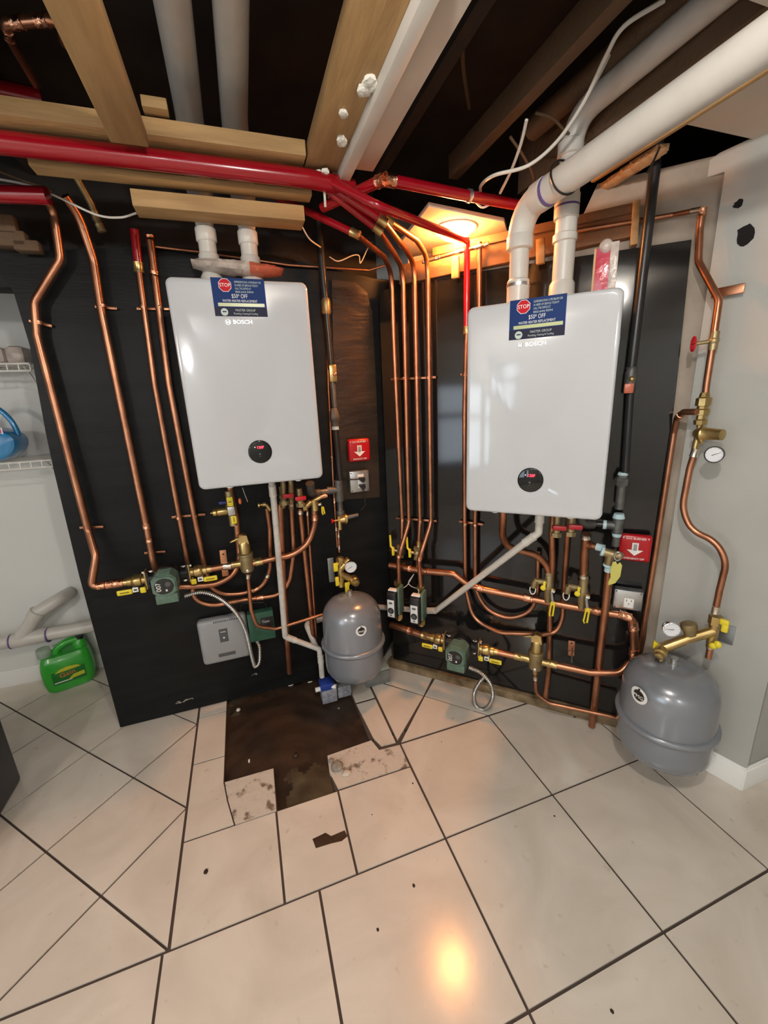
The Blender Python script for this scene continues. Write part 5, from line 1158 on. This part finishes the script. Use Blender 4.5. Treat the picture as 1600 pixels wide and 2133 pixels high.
# green jug
jc = Z(160, 1432, 0); jy = jc.y; M = FM((Vector((.95, .3, 0)).normalized(), Vector((0, 0, 1)), Vector((.3, -.95, 0)).normalized()), Z(148, 1425, 0)+Vector((0, .03, 0)))
t = thing('detergent_jug', 'large green detergent jug on the tiles left of the black board', 'jug', M @ Vector((0, 0, 0)))
jw = .135
def jp(y):   # half-width along height
    pts = [(0, .112), (.012, .124), (.05, .135), (.13, .137), (.18, .128), (.21, .115), (.24, .108), (.262, .10)]
    for (a0, w0), (a1, w1) in zip(pts, pts[1:]):
        if y <= a1: return w0+(w1-w0)*(y-a0)/(a1-a0)
    return .1
g = Geo(M).m('jug_green'); prev = None; first = None
for y in (0, .004, .012, .03, .06, .1, .14, .17, .19, .205):
    w_ = jp(y); dpt = .085 if y < .17 else .085-.02*(y-.17)/.035; 
    if y == 0: w_ *= .94; dpt *= .9
    ring = []
    for k in range(32):
        a_ = 6.2832*k/32; cx_, sx_ = math.cos(a_), math.sin(a_); ring.append(g.v((w_*math.copysign(abs(cx_)**.45, cx_)*.9, y, dpt*math.copysign(abs(sx_)**.45, sx_)*.9)))
    if prev:
        for k in range(32): g.face([prev[k], prev[(k+1) % 32], ring[(k+1) % 32], ring[k]])
    else: first = ring
    prev = ring
g.face(first[::-1]); g.face(prev); g.build('jug_body', t, angle=50)
Geo(M).m('jug_green').sweep(catmull([(-.045, .195, 0), (-.02, .232, 0), (.03, .252, 0), (.075, .245, 0), (.095, .2, 0)], 6), [.02]*25, 12).build('handle', t)
Geo(M).m('jug_green').lathe((.075, .2, 0), (0, 1, 0), [(0, .035), (.04, .03), (.055, .018)], 18).build('neck', t)
Geo(M).m('black_plastic').lathe((.082, .25, 0), (0, 1, 0), [(0, .021), (.018, .021), (.02, .018)], 20).build('vent_cap', t)
Geo(M).m('jug_clear').lathe((-.088, .2, 0), (0, 1, 0), [(0, .032), (.012, .034), (.05, .032), (.052, .028)], 24).build('measuring_cap', t)
Geo(M).m('jug_dark').box((0, .085, .0775), (.15, .075, .003), .001).m('jug_label').prism([(-.06, .118), (-.035, .135), (.0, .142), (.045, .136), (.06, .122)], .0785, .0805).prism([(-.01, .06), (.07, .068), (.07, .09), (.02, .085)], .0785, .0802).m('white_ink').box((-.03, .06, .0795), (.08, .006, .001)).build('front_label', t)
text('Gain', TM(M, -.005, .1, .0812, .12), .035, 'orange', 'lettering', t, width=.07)
# black appliance at the left edge
pts = [Z(48, 1612, 0), Z(2, 1702, 0)]
t = thing('appliance', 'dark appliance corner at the lower left edge', 'appliance', Vector((-1.35, 1.7, 0)))
ax_ = Z(46, 1625, 0).x
g = Geo().m('appliance').box((ax_-.30, 1.64, .175), (.60, .42, .35), .02, 3); g.build('cabinet', t)
Geo().m('black_plastic').box((ax_-.30, 1.425, .18), (.5, .02, .26), .008).build('front_panel', t)

# ================================================================== DEBRIS AND FLOOR BITS
random.seed(12)
def rock(px, py, s, label, mt='stone', sc=(1, 1, .6), name='mortar_chunk', z=0):
    c = Z(px, py, z); g = Geo().m(mt)
    t_ = bmesh.new(); bmesh.ops.create_icosphere(t_, subdivisions=2, radius=s); mp = {}
    for v in t_.verts: mp[v] = g.bm.verts.new(c+Vector((v.co.x*sc[0], v.co.y*sc[1], v.co.z*sc[2]+s*sc[2]*.75))*1+Vector([random.uniform(-.1, .1)*s for _ in range(3)]))
    for f in t_.faces: g.face([mp[v] for v in f.verts])
    t_.free(); return tag(g.build(name, None, origin=c, angle=60), label, 'debris')
rock(703, 1600, .026, 'largest pale mortar chunk beside the floor pit'); rock(722, 1612, .017, 'smaller brownish mortar chunk leaning on the largest one', 'tile_rough', (1.3, 1, .4)); rock(690, 1586, .012, 'small rounded mortar lump on the pit edge')
rock(497, 1480, .011, 'pale pebble in the back left corner of the pit', 'foam_white', z=-.014); rock(519, 1586, .008, 'small white chip lying in the brown pit', 'white', (.5, 1.4, .4), z=-.015)
rock(706, 1476, .006, 'tiny grey chip at the right of the pit', z=-.015); rock(616, 1575, .013, 'dark clump at the pit step', 'pit', z=-.015)
bits = [(429, 1816, .007, 'dark chip on the tile in front of the cut strip'), (862, 1845, .0045, 'dark chip on the large front tile'), (787, 1937, .004, 'brown sliver on the front tile nearest the camera'), (860, 1632, .003, 'tiny black speck beside the grout corner'), (1155, 1700, .003, 'tiny dark speck on the right tile'), (1275, 2107, .004, 'dark speck near the bottom right edge'), (775, 1697, .002, 'faint dark dot on the middle tile'), (920, 1545, .002, 'faint dot on the tile behind the drain cable loop'), (1197, 1494, .004, 'black speck on the tile below the right pipes'), (1450, 1612, .005, 'grey smudge chip on the tile by the right baseboard')]
for x, y, s, lb in bits: rock(x, y, s, lb, 'wood_dark', (1, 1.3, .3), 'floor_chip')
# missing piece of tile: dark ragged recess
hp = [Z(x, y, 0) for x, y in ((651, 1748), (664, 1742), (678, 1735), (690, 1742), (718, 1730), (724, 1742), (712, 1752), (690, 1757), (658, 1767), (654, 1756))]
g = Geo().m('pit').prism([(p.x, p.y) for p in hp], -.001, .0012); tag(g.build('broken_tile_patch', None, origin=hp[0], smooth=False), 'ragged dark broken patch in the tile in front of the pit', 'patch')
# white paint scuffs along the foot of the left board
for x, y, s, lb in ((375, 1462, .03, 'white paint scuff low on the left board'), (396, 1456, .018, 'small white paint scuff beside the larger one'), (530, 1405, .014, 'grey paint drip under the ribbed cable')):
    c = L(x, y, .002); M = FM(FRL, c); random.seed(x); g = Geo(M).m('stone'); 
    for k in range(7): 
        g.sphere((random.uniform(-1, 1)*s, random.uniform(-.3, .3)*s, 0), s*.22*random.random()+.002, (1.4, .6, .05), 1)
    tag(g.build('paint_scuff', None, origin=c), lb, 'scuff')

for x, y, s_, lb in ((562, 1437, .007, 'pale chip along the left of the pit edge below the board'), (606, 1428, .009, 'pale chip in the middle of the pit edge below the board'), (646, 1421, .008, 'pale chip on the right of the pit edge below the board')): rock(x, y, s_, lb, 'foam_white', (1.8, .6, .4), z=-.012)
GROUPS = dict(ball_valve='brass ball valves', drain_valve='drain valves under the right boiler', flange_valve='flange valves beside the pumps', circulator_pump='green circulator pumps',
 air_separator='brass air separators', zone_valve='zone valves on the right board', expansion_tank='grey expansion tanks', wall_boiler='white wall boilers', switch_plate='red switch plates',
 outlet_box='steel outlet boxes', pipe_strap='copper pipe straps', foam_blob='foam blobs on the joist', wall_hole='holes in the right wall', wire_shelf='wire shelves', floor_chip='chips on the floor',
 mortar_chunk='mortar chunks by the pit', paint_scuff='scuffs on the left board', floor_joist='dark floor joists', timber='pale framing timbers', vent_pipe='white vent pipes', globe_lamp='ceiling globes',
 boiler_valve='red-handled boiler valves', gas_pipe='black gas pipes', copper_pipe='copper pipes', red_pipe='red pipes', cable='loose cables overhead', fill_valve='tank fill valves', pressure_gauge='round pressure gauges',
 armoured_cable='ribbed metal cables', drain_pipe='plastic drain pipes', gas_valve='valves on the gas pipes', pipe_hanger='copper pipe hangers', backing_board='black backing boards', painted_board='white boards overhead', relief_valve='relief valves', wire='thin wires')
from collections import Counter
cnt = Counter(o.name.split('.')[0] for o in bpy.data.objects if o.parent is None and 'category' in o)
for o in bpy.data.objects:
    b = o.name.split('.')[0]
    if o.parent is None and 'category' in o and cnt[b] > 1 and b in GROUPS: o['group'] = GROUPS[b]
for o in bpy.data.objects:
    if '_org' in o: del o['_org']
